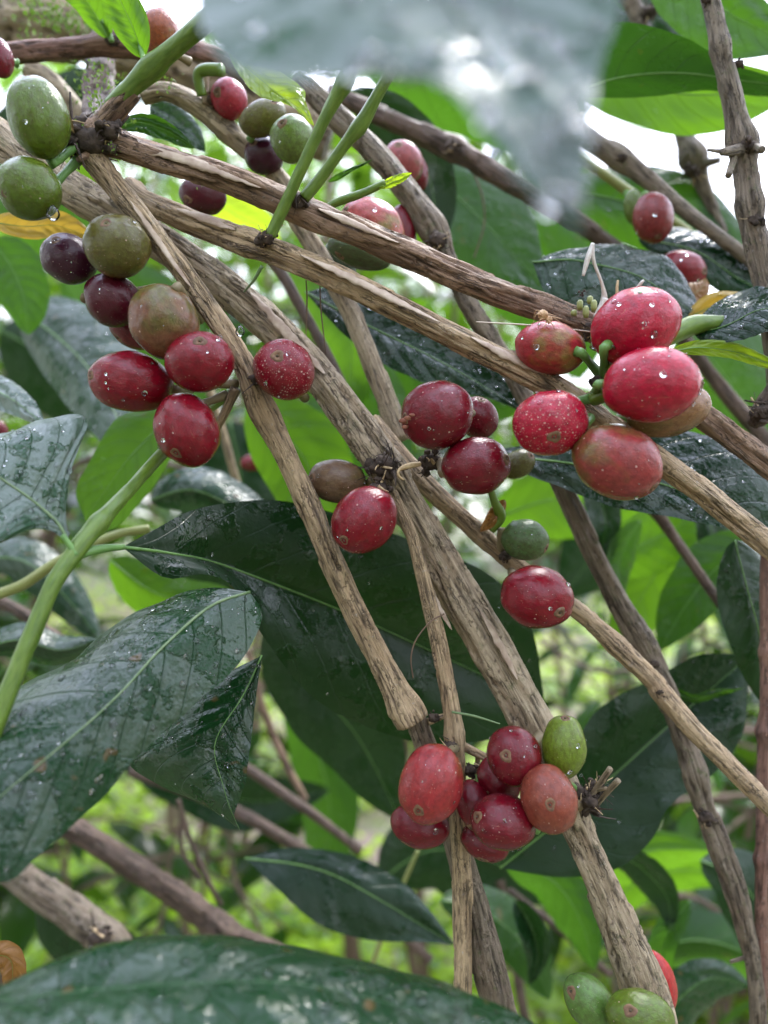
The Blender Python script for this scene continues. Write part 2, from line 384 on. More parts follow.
def bark_tube(pts, seg, seed, amp=.3, nodes=(), wob=.5, step=.9):
    """nodes: (fraction, swelling, half length mm)"""
    path = px_path(pts, step); n = len(path)
    v = []; f = []; bco = []; plate = []; crack = []
    up = None; s = 0.0
    o1 = Vector((seed * 3.1, seed * 1.7, seed * 5.3))
    Ltot = sum((path[i + 1][0] - path[i][0]).length for i in range(n - 1)) * 1000
    # natural crookedness
    cen = []
    for i, (c, r) in enumerate(path):
        q = i * step * .022
        cen.append(c + Vector((noise.noise(Vector((q, seed, 0))), noise.noise(Vector((q, seed, 9))), noise.noise(Vector((q, seed, 21))))) * wob * .001)
    for i in range(n):
        c = cen[i]; r = path[i][1] * .87
        t = (cen[min(i + 1, n - 1)] - cen[max(i - 1, 0)]).normalized()
        if up is None: up = t.orthogonal().normalized()
        up = (up - t * up.dot(t)).normalized(); w = t.cross(up)
        if i: s += (cen[i] - cen[i - 1]).length * 1000
        fr = s / max(Ltot, 1e-6)
        sw = 1.0
        for (nf, ns, nh) in nodes:
            dd = (s - nf * Ltot) / nh
            sw += ns * math.exp(-dd * dd)
        sw += .05 * noise.noise(Vector((s * .08, seed, 4)))
        rm = r * 1000
        for k in range(seg):
            a = 2 * math.pi * k / seg
            ca, sa = math.cos(a), math.sin(a)
            q = Vector((ca * rm, sa * rm, s))
            n1 = noise.noise(Vector((q.x * .75, q.y * .75, s * .035)) + o1)
            n2 = noise.noise(Vector((q.x * 2.1, q.y * 2.1, s * .28)) + o1)
            pm = noise.noise(Vector((q.x * .34, q.y * .34, s * .05)) + o1 * 1.3) * 1.6 + .14 * n2 + .03
            lump = noise.noise(Vector((q.x * .35, q.y * .35, s * .12)) + o1 * 2)
            cr = 1 - ss(.0, .11, abs(n1 + .04 * n2))
            tc = 1 - ss(.0, .03, abs(noise.noise(Vector((q.x * .22, q.y * .22, s * .35)) + o1 * 3)))
            cr = max(cr * ss(-.25, .25, lump + .15), tc * .55 * ss(0, .2, pm))
            pl = ss(.02, .06, pm)
            edge = ss(.0, .03, pm) * (1 - ss(.03, .06, pm))
            dr = amp * (-1.5 * cr + .25 * n2 + 1.3 * (pl - .4) + 1.0 * lump)
            rr = (rm * sw + dr * min(1.2, rm / 2.5)) / 1000
            v.append(c + (up * ca + w * sa) * rr)
            bco.append((q.x + seed * 7, q.y, s)); plate.append(pl * ss(.02, .3, pm + .1)); crack.append(min(1, cr + (1 - pl) * edge))
    for i in range(n - 1):
        for k in range(seg):
            k2 = (k + 1) % seg
            f.append((i * seg + k, i * seg + k2, (i + 1) * seg + k2, (i + 1) * seg + k))
    f.append(tuple(range(seg - 1, -1, -1))); f.append(tuple((n - 1) * seg + k for k in range(seg)))
    return v, f, {'bco': ('FLOAT_VECTOR', bco), 'plate': ('FLOAT', plate), 'crack': ('FLOAT', crack)}, cen

def clump(g, c, rad, rr, n=7, crumbs=True):
    """rough torn tissue: crumbs and short blunt curled slivers round c"""
    for i in range(n if crumbs else 0):
        d = Vector((rr.gauss(0, 1), rr.gauss(0, 1), rr.gauss(0, 1))).normalized()
        lump(g, c + d * rad * rr.uniform(.3, .75), rad * rr.uniform(.10, .24), rr, (rr.uniform(.6, 1.4), rr.uniform(.6, 1.2), rr.uniform(.6, 1.5)))
    for i in range(n * 2):
        d = Vector((rr.gauss(0, 1), rr.gauss(0, 1), rr.gauss(0, 1))).normalized()
        b = c + d * rad * rr.uniform(.25, .7)
        tang = (d * .5 + Vector((rr.gauss(0, .8), rr.gauss(0, .8), rr.gauss(0, .8)))).normalized()
        l = rad * rr.uniform(.2, .6); w = rad * rr.uniform(.05, .13)
        bend = Vector((rr.gauss(0, .8), rr.gauss(0, .8), rr.gauss(0, .8)))
        side = tang.orthogonal().normalized(); up = tang.cross(side); v = []; f = []
        for k in range(6):
            t = k / 5; m = b + tang * l * t + bend * l * t * t
            q = w * (1 - t * .6) * (1 + .4 * rr.uniform(-1, 1)); h = q * .25
            v += [m - side * q, m + up * h, m + side * q, m - up * h]
        for k in range(5):
            for j in range(4): f.append((k * 4 + j, k * 4 + (j + 1) % 4, (k + 1) * 4 + (j + 1) % 4, (k + 1) * 4 + j))
        f += [(3, 2, 1, 0), (20, 21, 22, 23)]
        g.add(v, f)
def lump(g, c, rad, rr, squash=(1, 1, 1)):
    o = Vector((rr.random() * 50, rr.random() * 50, 0))
    U, V = 16, 11; v = []; f = []
    for j in range(V + 1):
        th = math.pi * j / V
        for i in range(U):
            ph = 2 * math.pi * i / U
            d = Vector((math.sin(th) * math.cos(ph), math.sin(th) * math.sin(ph), math.cos(th)))
            k = 1 + .35 * noise.noise(d * 2.2 + o) + .25 * noise.noise(d * 6 + o)
            v.append(c + Vector((d.x * squash[0], d.y * squash[1], d.z * squash[2])) * rad * k)
    for j in range(V):
        for i in range(U):
            f.append((j * U + i, j * U + (i + 1) % U, (j + 1) * U + (i + 1) % U, (j + 1) * U + i))
    g.add(v, f)

branch_n = [0]
def branch(label, pts, mat='bark', seg=40, amp=.3, nodes=(), cat='branch', name='coffee_branch', knots=(), stubs=(), wob=.5, step=.9, group='bare branches and sticks of the coffee bush'):
    """knots: (x, y, depth, size_mm, n slivers); stubs: (x0,y0,d0,x1,y1,d1,w0,w1)"""
    branch_n[0] += 1; seed = branch_n[0]
    t = thing(name, label, cat, P(*pts[0][:3]), group)
    v, f, at, cen = bark_tube(pts, seg, seed, amp, nodes, wob, step)
    mesh_obj('bark', v, f, M[mat], t, attrs=at)
    rr = random.Random(seed * 11)
    for (x, y, d, sz, ns) in knots:
        g = Geo(); c = P(x, y, d)
        lump(g, c, sz * .00055, rr, (1, .8, .8))
        nd = mesh_obj('node', g.v, g.f, M['dark'], t)
        g = Geo(); clump(g, c, sz * .001, rr, ns)
        if ns: mesh_obj('dry_scales', g.v, g.f, M['dark'], t)
        if ns > 5:
            g = Geo(); clump(g, c, sz * .0010, rr, 3, False)
            mesh_obj('husk_scrap', g.v, g.f, M['husk'], t)
    for (x0, y0, d0, x1, y1, d1, w0, w1) in stubs:
        v, f, at, _ = bark_tube([(x0, y0, d0, w0), ((x0 + x1) / 2 + rr.uniform(-1, 1), (y0 + y1) / 2, (d0 + d1) / 2, (w0 + w1) / 2), (x1, y1, d1, w1)], 12, seed + .37, .15, (), .1)
        mesh_obj('twig_stub', v, f, M[mat], t, attrs=at)
    return t

BR = {}
BR['main'] = branch('thickest grey-brown branch with cracked bark, running from upper left down to the bottom edge',
    [(-30, 118, 210, 40), (60, 182, 208, 40), (110, 212, 207, 40), (190, 262, 207, 38), (270, 325, 206, 38), (340, 405, 204, 38), (388, 470, 203, 40), (440, 560, 203, 44), (500, 665, 203, 46), (540, 740, 202, 44), (580, 835, 201, 36), (615, 915, 199, 42), (642, 985, 197, 50), (660, 1050, 196, 52)],
    'bark_grey', 64, .42, nodes=((.475, .12, 7), (.80, .1, 6)), wob=.9, step=.7,
    knots=((384, 466, 196, 6.0, 16), (378, 490, 193, 4.4, 13), (430, 462, 200, 5.0, 10), (586, 800, 197, 6.0, 14), (596, 788, 198, 4.0, 8)),
    stubs=((588, 800, 197, 610, 768, 192, 6, 7), (596, 806, 197, 618, 780, 190, 5, 7), (590, 792, 198, 606, 788, 192, 5, 4), (400, 505, 197, 392, 488, 195, 8, 4)))
BR['front'] = branch('straight grey-tan branch ending in a swollen joint just above the orange-red cherry',
    [(84, 148, 189, 28), (120, 190, 188, 25), (160, 240, 188, 24), (235, 350, 189, 24), (262, 410, 191, 26), (300, 485, 195, 26), (345, 590, 197, 26), (388, 675, 198, 28), (412, 722, 198, 34)],
    'bark', 48, .28, nodes=((.47, .18, 5), (.98, .28, 5)), wob=.5,
    knots=((255, 380, 188, 3.6, 5), (434, 718, 198, 2.6, 3)), stubs=((236, 388, 190, 216, 430, 193, 13, 9), (428, 722, 199, 446, 715, 200, 9, 6)))
BR['front2'] = branch('pale tapering stick going down behind the orange-red cherry to the bottom centre',
    [(414, 716, 199, 24), (430, 760, 203, 24), (455, 840, 205, 28), (478, 920, 206, 32), (494, 985, 206, 38), (505, 1040, 206, 42)],
    'bark_shaded', 40, .28, nodes=((.75, .03, 5),), wob=.4)
BR['thin'] = branch('slim upright pale stem with a curled tendril, just left of the thick branch',
    [(392, 492, 197, 12), (412, 535, 196, 14), (426, 590, 196, 17), (440, 650, 196, 19), (453, 715, 196, 19), (457, 760, 197, 22), (458, 800, 200, 22), (462, 900, 202, 22), (463, 1000, 203, 22)],
    'bark', 36, .22, nodes=((.47, .25, 3),), wob=.4,
    knots=((452, 746, 194, 3.0, 8), (470, 770, 197, 3.0, 6)), stubs=((462, 745, 197, 492, 760, 200, 10, 9), (478, 755, 199, 476, 790, 200, 6, 4)))
BR['upper'] = branch('brown peeling branch running from the mossy joint to the pink cherries',
    [(92, 135, 189, 30), (150, 155, 189, 31), (230, 180, 191, 31), (300, 210, 193, 33), (400, 250, 196, 31), (480, 285, 199, 30), (560, 315, 203, 28), (600, 332, 205, 28), (650, 372, 207, 27), (700, 412, 206, 27), (790, 482, 204, 28)],
    'bark_brown', 48, .36, nodes=((.0, .45, 5), (.29, .10, 4), (.70, .06, 6)), wob=.5,
    knots=((92, 142, 187, 8.5, 14), (84, 128, 189, 6.0, 8), (110, 132, 185, 5.0, 8), (298, 200, 189, 4.0, 7), (590, 330, 201, 4.0, 6)), stubs=((96, 130, 188, 66, 142, 186, 12, 9), (96, 150, 188, 78, 160, 184, 10, 7)))
BR['lower'] = branch('long tan branch running parallel just below the brown peeling one',
    [(128, 186, 203, 26), (150, 203, 201, 27), (220, 232, 197, 30), (262, 247, 194, 28), (290, 258, 193, 28), (370, 294, 192, 28), (450, 334, 191, 28), (530, 374, 190, 29), (600, 420, 189, 26), (680, 476, 188, 26), (790, 562, 187, 27)],
    'bark', 48, .32, nodes=((.20, .16, 3), (.70, .08, 8)), wob=.5,
    knots=((266, 238, 188, 3.6, 8), (596, 382, 186, 3.0, 3)), stubs=((588, 398, 187, 606, 386, 185, 11, 9),))
BR['behind'] = branch('lichen-grey stick rising behind the brown peeling branch in the upper left',
    [(142, 96, 222, 18), (165, 92, 222, 20), (195, 105, 224, 22), (235, 138, 226, 22), (285, 185, 228, 22), (300, 225, 228, 22), (350, 312, 226, 23), (380, 385, 224, 24), (402, 440, 222, 24)],
    'bark_grey', 36, .25, nodes=((.2, .15, 4),), wob=.8, knots=((212, 100, 222, 3.4, 6),), stubs=((205, 105, 222, 206, 70, 220, 8, 9),))
BR['right_low'] = branch('brownish stick from the central joint down to the right edge, under the lone red cherry',
    [(372, 420, 216, 18), (398, 452, 213, 21), (430, 488, 212, 22), (470, 525, 213, 20), (500, 552, 213, 21), (545, 588, 213, 19), (590, 620, 213, 20), (650, 680, 211, 22), (660, 694, 210, 24), (700, 738, 208, 21), (790, 822, 206, 22)],
    'bark', 36, .22, nodes=((.59, .18, 3), (.28, .12, 3)), wob=.6, knots=((660, 692, 208, 2.0, 2), (505, 556, 210, 3.0, 5)))
BR['long_back'] = branch('long dark-cracked branch running behind everything from the top centre down to the bottom right corner',
    [(296, 78, 232, 22), (340, 118, 232, 25), (385, 162, 233, 25), (432, 228, 234, 27), (445, 260, 234, 24), (480, 322, 234, 21), (520, 390, 236, 20), (560, 480, 236, 20), (605, 575, 236, 24), (655, 665, 236, 27), (680, 730, 234, 24), (705, 810, 232, 24), (735, 890, 230, 24), (752, 960, 229, 18), (760, 1040, 229, 20)],
    'bark_shaded', 40, .34, nodes=((.185, .25, 5), (.62, .15, 6), (.75, .25, 5)), wob=.9,
    knots=((438, 240, 228, 5.0, 6), (707, 818, 228, 4.0, 7), (655, 664, 232, 2.5, 2)), stubs=((752, 955, 229, 730, 962, 229, 6, 4),))
BR['twig_node'] = branch('dark brown blurred stick dipping from the top centre behind the brown peeling branch',
    [(330, 92, 285, 16), (380, 115, 285, 22), (450, 148, 285, 24), (520, 188, 287, 22), (570, 218, 290, 20), (610, 245, 292, 20), (650, 280, 292, 20)],
    'bark_dark', 28, .3, nodes=((.36, .25, 4),), wob=.6, knots=((452, 145, 279, 4.0, 10),))
BR['olive1'] = branch('olive green stick with a dark collar, crossing the bright sky gap at the upper right',
    [(548, 112, 262, 22), (600, 146, 262, 22), (622, 160, 262, 22), (700, 222, 260, 15), (755, 264, 259, 15), (800, 300, 259, 15)],
    'bark_shaded', 28, .15, nodes=((.27, .22, 5),), wob=.4, knots=((622, 158, 259, 3.0, 8),))
BR['peg'] = branch('upright grey stick with peg-like dead twigs, at the upper right edge',
    [(700, -30, 212, 20), (712, 10, 212, 20), (722, 60, 212, 22), (733, 105, 212, 22), (743, 148, 212, 26), (752, 215, 211, 26), (762, 262, 211, 27), (775, 330, 211, 27), (782, 400, 211, 27)],
    'bark_shaded', 36, .3, nodes=((.18, .2, 2.5), (.40, .35, 4), (.55, .25, 3)), wob=.4,
    knots=((744, 146, 209, 3.4, 14), (755, 220, 209, 3.4, 10), (706, 0, 210, 2.2, 4), (739, 64, 211, 2.2, 4)),
    stubs=((740, 150, 209, 722, 152, 206, 14, 8), (735, 155, 209, 728, 176, 206, 8, 7), (728, 152, 208, 708, 150, 206, 6, 3), (752, 146, 209, 762, 150, 205, 12, 8)))
BR['sky'] = branch('brown-grey stick with a flared joint against the sky gap, left of the pegged one',
    [(612, -25, 300, 18), (640, 20, 300, 18), (662, 85, 300, 17), (680, 130, 300, 17), (694, 162, 300, 22), (702, 185, 300, 18), (718, 225, 300, 15), (738, 262, 300, 16)],
    'bark_shaded', 28, .3, nodes=((.63, .5, 5),), wob=.5, knots=((692, 172, 296, 5.0, 12), (650, 12, 296, 5.0, 8)),
    stubs=((700, 165, 298, 720, 160, 292, 12, 7),))
BR['right_edge'] = branch('thin reddish jointed stem standing along the lower right edge',
    [(766, 470, 232, 13), (766, 600, 232, 13), (766, 700, 231, 13), (764, 735, 231, 14), (762, 840, 230, 14), (760, 1045, 229, 15)],
    'bark_red', 24, .18, nodes=((.32, .35, 2), (.46, .55, 2.2), (.68, .4, 2.2)), wob=.2)
BR['back_brown'] = branch('blurred dark brown stick slanting down to the right edge behind the pink cherries',
    [(640, 280, 300, 16), (690, 348, 300, 16), (730, 398, 300, 17), (800, 480, 300, 17)], 'bark_dark', 24, .2, wob=.5)
BR['back_brown2'] = branch('short blurred dark brown stick starting from a knob, below the brownish right-hand cherry',
    [(648, 500, 278, 20), (662, 520, 278, 13), (690, 560, 279, 11), (735, 625, 280, 11)], 'bark_dark', 20, .2, nodes=((.03, .3, 3),), wob=.4, knots=((652, 505, 275, 4.0, 6),))
BR['bot1'] = branch('blurred grey-brown stick slanting from the big wet leaf down to the bottom foreground leaf',
    [(50, 815, 330, 26), (95, 843, 332, 26), (150, 878, 335, 26), (195, 910, 338, 29), (222, 930, 340, 30), (270, 950, 345, 20), (330, 975, 350, 16)], 'bark_dark', 28, .35, nodes=((.62, .12, 5),), wob=.8)
BR['bot2'] = branch('thick blurred grey stick ending in a dark rotten tip above the bottom left leaf',
    [(-10, 850, 300, 34), (30, 885, 300, 34), (75, 915, 300, 36), (112, 945, 298, 40), (130, 970, 298, 38)], 'bark_shaded', 32, .45, wob=.4, knots=((100, 938, 290, 7.0, 6),))
BR['top_red'] = branch('reddish brown stick lying level across the top left corner',
    [(-30, 55, 238, 22), (30, 52, 238, 22), (80, 47, 238, 22), (110, 44, 238, 24), (150, 50, 238, 20), (200, 52, 240, 22), (262, 80, 242, 22)], 'bark_red', 32, .3, nodes=((.48, .2, 3),), wob=.4, knots=((112, 40, 234, 3.6, 5),))
BR['moss_trunk'] = branch('thick mossy grey stem at the very top left corner, behind the reddish stick',
    [(-60, 18, 300, 62), (20, 22, 300, 62), (100, 38, 302, 66), (180, 66, 305, 60), (260, 105, 310, 56), (330, 140, 314, 50)], 'bark_grey', 44, .9, wob=1.5)
BR['mossy_up'] = branch('dark mossy upright stem between the reddish stick and the mossy joint', [(108, 5, 268, 28), (102, 45, 256, 28), (98, 90, 236, 30), (95, 136, 206, 28)], 'bark_dark', 28, .6, wob=.8)
BR['top_left_grey'] = branch('short grey stick leaning behind the upper green cherry at the top left',
    [(28, 70, 262, 22), (50, 80, 262, 22), (78, 112, 262, 22), (95, 140, 262, 22)], 'bark_grey', 24, .2, wob=.3)
BR['olive2'] = branch('narrow yellow-green twig just below the olive stick with the dark collar',
    [(560, 150, 275, 11), (600, 172, 275, 11), (640, 200, 276, 12), (690, 232, 276, 9)], 'stem_olive', 16, .05, wob=.3)
thin_bg = [
 ('faint dark twig rising through the bright gap at the lower left', [(150, 960, 620, 5), (165, 900, 620, 5), (172, 850, 620, 4), (190, 790, 620, 3)], 'bark_dark'),
 ('faint dark twig leaning left across the bright gap at the lower left', [(260, 930, 640, 5), (235, 880, 640, 5), (228, 830, 640, 4), (205, 770, 640, 3)], 'bark_dark'),
 ('faint dark upright twig between the hanging leaf and the bottom cherries', [(330, 900, 560, 6), (325, 840, 560, 6), (318, 780, 560, 5), (322, 720, 560, 4)], 'bark_dark'),
 ('faint twig crossing the bright gap below the lone round cherry', [(540, 640, 620, 4), (580, 665, 620, 5), (620, 672, 620, 5), (660, 650, 620, 4)], 'bark_dark'),
 ('faint dark twig in the lower right between the thick branch and the dark leaf', [(600, 860, 560, 5), (650, 890, 560, 6), (700, 900, 560, 6), (750, 940, 560, 6)], 'bark_dark'),
 ('faint brown twig in the left background above the green stem fork', [(-10, 520, 460, 7), (50, 480, 460, 7), (110, 455, 460, 6), (190, 470, 460, 5)], 'bark_dark'),
 ('blurred thin brown stem slanting across the background left of the bottom cherries', [(165, 715, 380, 9), (250, 770, 385, 11), (300, 805, 385, 11), (360, 850, 390, 10)], 'bark_dark'),
 ('blurred dark stem below the narrow one in the lower left, heading for the bottom centre', [(130, 770, 400, 14), (200, 795, 400, 15), (270, 830, 400, 14), (345, 880, 400, 12), (430, 960, 400, 12)], 'bark_dark'),
 ('faint blurred stem dropping from the leaf shadow to the lower left', [(248, 650, 420, 8), (262, 705, 420, 8), (280, 750, 420, 9), (305, 800, 420, 8)], 'bark_brown'),
 ('blurred pale stick seen through the gap at the left middle', [(208, 385, 330, 9), (225, 440, 332, 9), (242, 500, 334, 9)], 'bark'),
 ('blurred grey-brown twig at the left edge beside the green stem', [(-20, 592, 300, 13), (20, 612, 300, 14), (60, 640, 302, 14), (100, 652, 302, 10)], 'bark_dark'),
 ('blurred olive twig leading from the left edge to the green stem joint', [(-20, 600, 250, 12), (20, 585, 245, 12), (60, 560, 240, 12), (115, 535, 240, 10), (150, 528, 245, 10)], 'stem_olive'),
 ('fine blurred green stalk rising from the bottom near the two-tone sticks', [(372, 965, 330, 6), (385, 930, 330, 6), (405, 880, 330, 5), (418, 850, 330, 4)], 'stem_olive'),
 ('blurred dark upright stem in the lower right background', [(500, 880, 420, 10), (512, 930, 420, 11), (520, 990, 420, 11), (530, 1040, 420, 11)], 'bark_dark'),
 ('blurred brown twig crossing the lower right background', [(510, 890, 380, 7), (560, 930, 380, 8), (610, 975, 380, 8)], 'bark_dark'),
 ('thin dark twig in the lower left, dropping below the hanging wet leaf', [(178, 800, 350, 6), (190, 840, 350, 6), (210, 885, 350, 6), (222, 905, 352, 5)], 'bark_dark'),
 ('thin dark twig beside the other dropping one under the hanging wet leaf', [(182, 812, 360, 5), (182, 850, 360, 5), (200, 880, 360, 5)], 'bark_dark'),
 ('dark blurred twig rising behind the red cherry on the thick branch', [(240, 230, 262, 14), (275, 262, 262, 14), (310, 322, 262, 12), (350, 400, 262, 12)], 'bark_dark'),
]
for lb, pts, mt in thin_bg:
    branch(lb, pts, mt, 16, .15, wob=.8, name='thin_stem', cat='stem')
BR['tip_r'] = branch('dark rotten stub with a white broken end, at the right edge near the tan branches',
    [(790, 380, 208, 34), (772, 400, 208, 28), (758, 418, 208, 22), (752, 425, 208, 12)], 'bark_dark', 20, .3, wob=.2, knots=((762, 412, 205, 4.5, 12),))

M['peel'] = simple_mat('peeled_bark', (.50, .40, .30), .6, (.30, .21, .15), 260, bump=.0003)
def peel(parent, pts):
    # a long papery strip of bark lifting off the branch
    path = px_path(pts, .6); n = len(path); v = []; f = []; rr = random.Random(int(pts[0][0] * 7))
    for i, (c, r) in enumerate(path):
        tg = (path[min(i + 1, n - 1)][0] - path[max(i - 1, 0)][0]).normalized()
        s_ = tg.cross(Vector((0, 1, 0))).normalized()
        if s_.z < 0: s_ = -s_
        q = math.sin(math.pi * min(1, max(0, i / (n - 1)))) ** .4
        w1 = r * q * (1 + .5 * noise.noise(Vector((i * .25, pts[0][0], 0)))); w2 = r * q * (1 + .6 * noise.noise(Vector((i * .3, pts[0][1], 3))))
        lift = .0003 + .0004 * abs(noise.noise(Vector((i * .08, 1, pts[0][0]))))
        for a_, (off, y) in enumerate(((w1, .0009), (w1 * .4, .0001), (-w2 * .3, -.0001), (-w2, -lift))):
            v.append(c + s_ * off + Vector((0, y, 0)))
        v.append(c - s_ * w2 + Vector((0, -lift + .00025, 0)))
    for i in range(n - 1):
        for k in range(4): f.append((i * 5 + k, i * 5 + k + 1, (i + 1) * 5 + k + 1, (i + 1) * 5 + k))
    mesh_obj('peeling_bark', v, f, M['peel'], parent)
peel(BR['upper'], [(112, 133, 186, 9), (150, 148, 186, 12), (200, 164, 186.5, 11), (262, 188, 188, 8)])
peel(BR['upper'], [(318, 208, 189.5, 8), (345, 219, 190, 9), (372, 231, 191, 7), (400, 243, 192, 5)])
peel(BR['lower'], [(176, 208, 195, 8), (205, 218, 194, 9), (236, 230, 192, 7)])
peel(BR['lower'], [(300, 254, 188.5, 7), (350, 277, 188, 9), (400, 302, 187.3, 8), (440, 322, 187, 6)])
peel(BR['lower'], [(470, 336, 187.3, 6), (505, 354, 187, 9), (545, 374, 186.5, 8)])
peel(BR['main'], [(250, 292, 200, 8), (290, 336, 199, 10), (325, 374, 198.5, 9)])
peel(BR['main'], [(402, 505, 197, 7), (412, 545, 196.5, 8), (430, 590, 196.5, 8), (452, 630, 196.5, 6)])
peel(BR['main'], [(480, 610, 197, 5), (500, 645, 196.5, 7), (518, 680, 196.5, 6)])
peel(BR['front'], [(130, 200, 184.5, 5), (155, 236, 184.5, 6), (190, 286, 185, 5)])
# ------------------------------------------------------------------ green shoots
def shoot(label, pts, mat='stem', nodes=(), seg=28, name='green_shoot', woody=None):
    branch_n[0] += 1; seed = branch_n[0]
    t = thing(name, label, 'shoot', P(*pts[0][:3]), 'green shoots of the coffee bush')
    v, f, at, _ = bark_tube(pts, seg, seed, .13, nodes, .35, .7)
    mesh_obj('stem', v, f, M[mat], t, attrs=at)
    if woody:
        v, f, at, _ = bark_tube(woody, seg, seed + .5, .25, (), .2, .7)
        mesh_obj('woody_base', v, f, M['bark_brown'], t, attrs=at)
    return t
SH = {}
SH['s1'] = shoot('thickest green shoot, with a woody foot, rising from the mossy joint',
    [(112, 108, 186, 21), (128, 90, 184, 21), (150, 68, 181, 24), (180, 42, 176, 22), (215, 12, 170, 24), (260, -30, 162, 26)], 'stem', ((.28, .15, 3),),
    woody=[(92, 138, 188, 26), (104, 122, 187, 24), (118, 106, 185.7, 23.0), (134, 90, 184, 18)])
SH['s2'] = shoot('left of the two green shoots, standing on the tan branch',
    [(270, 236, 188, 13), (280, 215, 187, 13), (300, 172, 184, 14), (325, 118, 180, 14), (345, 82, 177, 19), (350, 72, 176, 17), (365, 40, 172, 15)], 'stem', ((.80, .12, 2),))
SH['s3'] = shoot('right one of the two green shoots, growing from the brown peeling branch',
    [(304, 198, 188, 14), (318, 182, 187, 13), (345, 146, 184, 13), (362, 124, 182, 16), (382, 88, 179, 13), (410, 40, 175, 13)], 'stem', ((.48, .15, 2.4),))
SH['s4'] = shoot('thin pale green twig with a yellow tip beside the pair of green shoots',
    [(322, 210, 200, 6), (340, 201, 199, 9), (365, 192, 198, 9), (386, 182, 197, 8)], 'stem')
SH['s5'] = shoot('long green stem from the left edge, forking into leaves below the left cherry cluster',
    [(-20, 765, 148, 23), (-2, 715, 150, 22), (28, 642, 154, 20), (52, 586, 158, 20), (74, 554, 162, 21), (98, 525, 167, 18), (130, 490, 176, 15), (160, 456, 186, 14), (200, 415, 203, 13), (232, 392, 208, 12)], 'stem', ((.475, .28, 2.2), (.46, .1, 5)))
SH['s6'] = shoot('short green side shoot right of the pink cherries, bearing small leaves',
    [(655, 345, 200, 16), (690, 326, 203, 22), (720, 322, 205, 15), (745, 320, 207, 9)], 'stem')

# ------------------------------------------------------------------ leaves
def drops(parent, surf, n, rr, rmin=.25, rmax=.9, zfilter=None):
    g = Geo()
    for _ in range(n):
        p, nr = surf(rr)
        if p is None: continue
        r = (rmin + (rmax - rmin) * rr.random() ** 3) * .001
        t1 = nr.orthogonal().normalized(); t2 = nr.cross(t1)
        ex, ey = rr.uniform(.8, 1.3), rr.uniform(.8, 1.1); h = rr.uniform(.45, .7)
        v = []; f = []
        U = 10
        rings = [(1.0, -.12), (.98, .15), (.86, .45), (.6, .78), (.3, .95)]
        for (q, z) in rings:
            for i in range(U):
                a = 2 * math.pi * i / U
                v.append(p + (t1 * math.cos(a) * ex + t2 * math.sin(a) * ey) * r * q + nr * r * h * z)
        v.append(p + nr * r * h)
        for j in range(len(rings) - 1):
            for i in range(U):
                f.append((j * U + i, j * U + (i + 1) % U, (j + 1) * U + (i + 1) % U, (j + 1) * U + i))
        for i in range(U): f.append(((len(rings) - 1) * U + i, (len(rings) - 1) * U + (i + 1) % U, len(rings) * U))
        f.append(tuple(range(U - 1, -1, -1)))
        g.add(v, f)
    if g.v:
        o = mesh_obj('water_drops', g.v, g.f, M['water'], parent); o['kind'] = 'stuff'
        return o

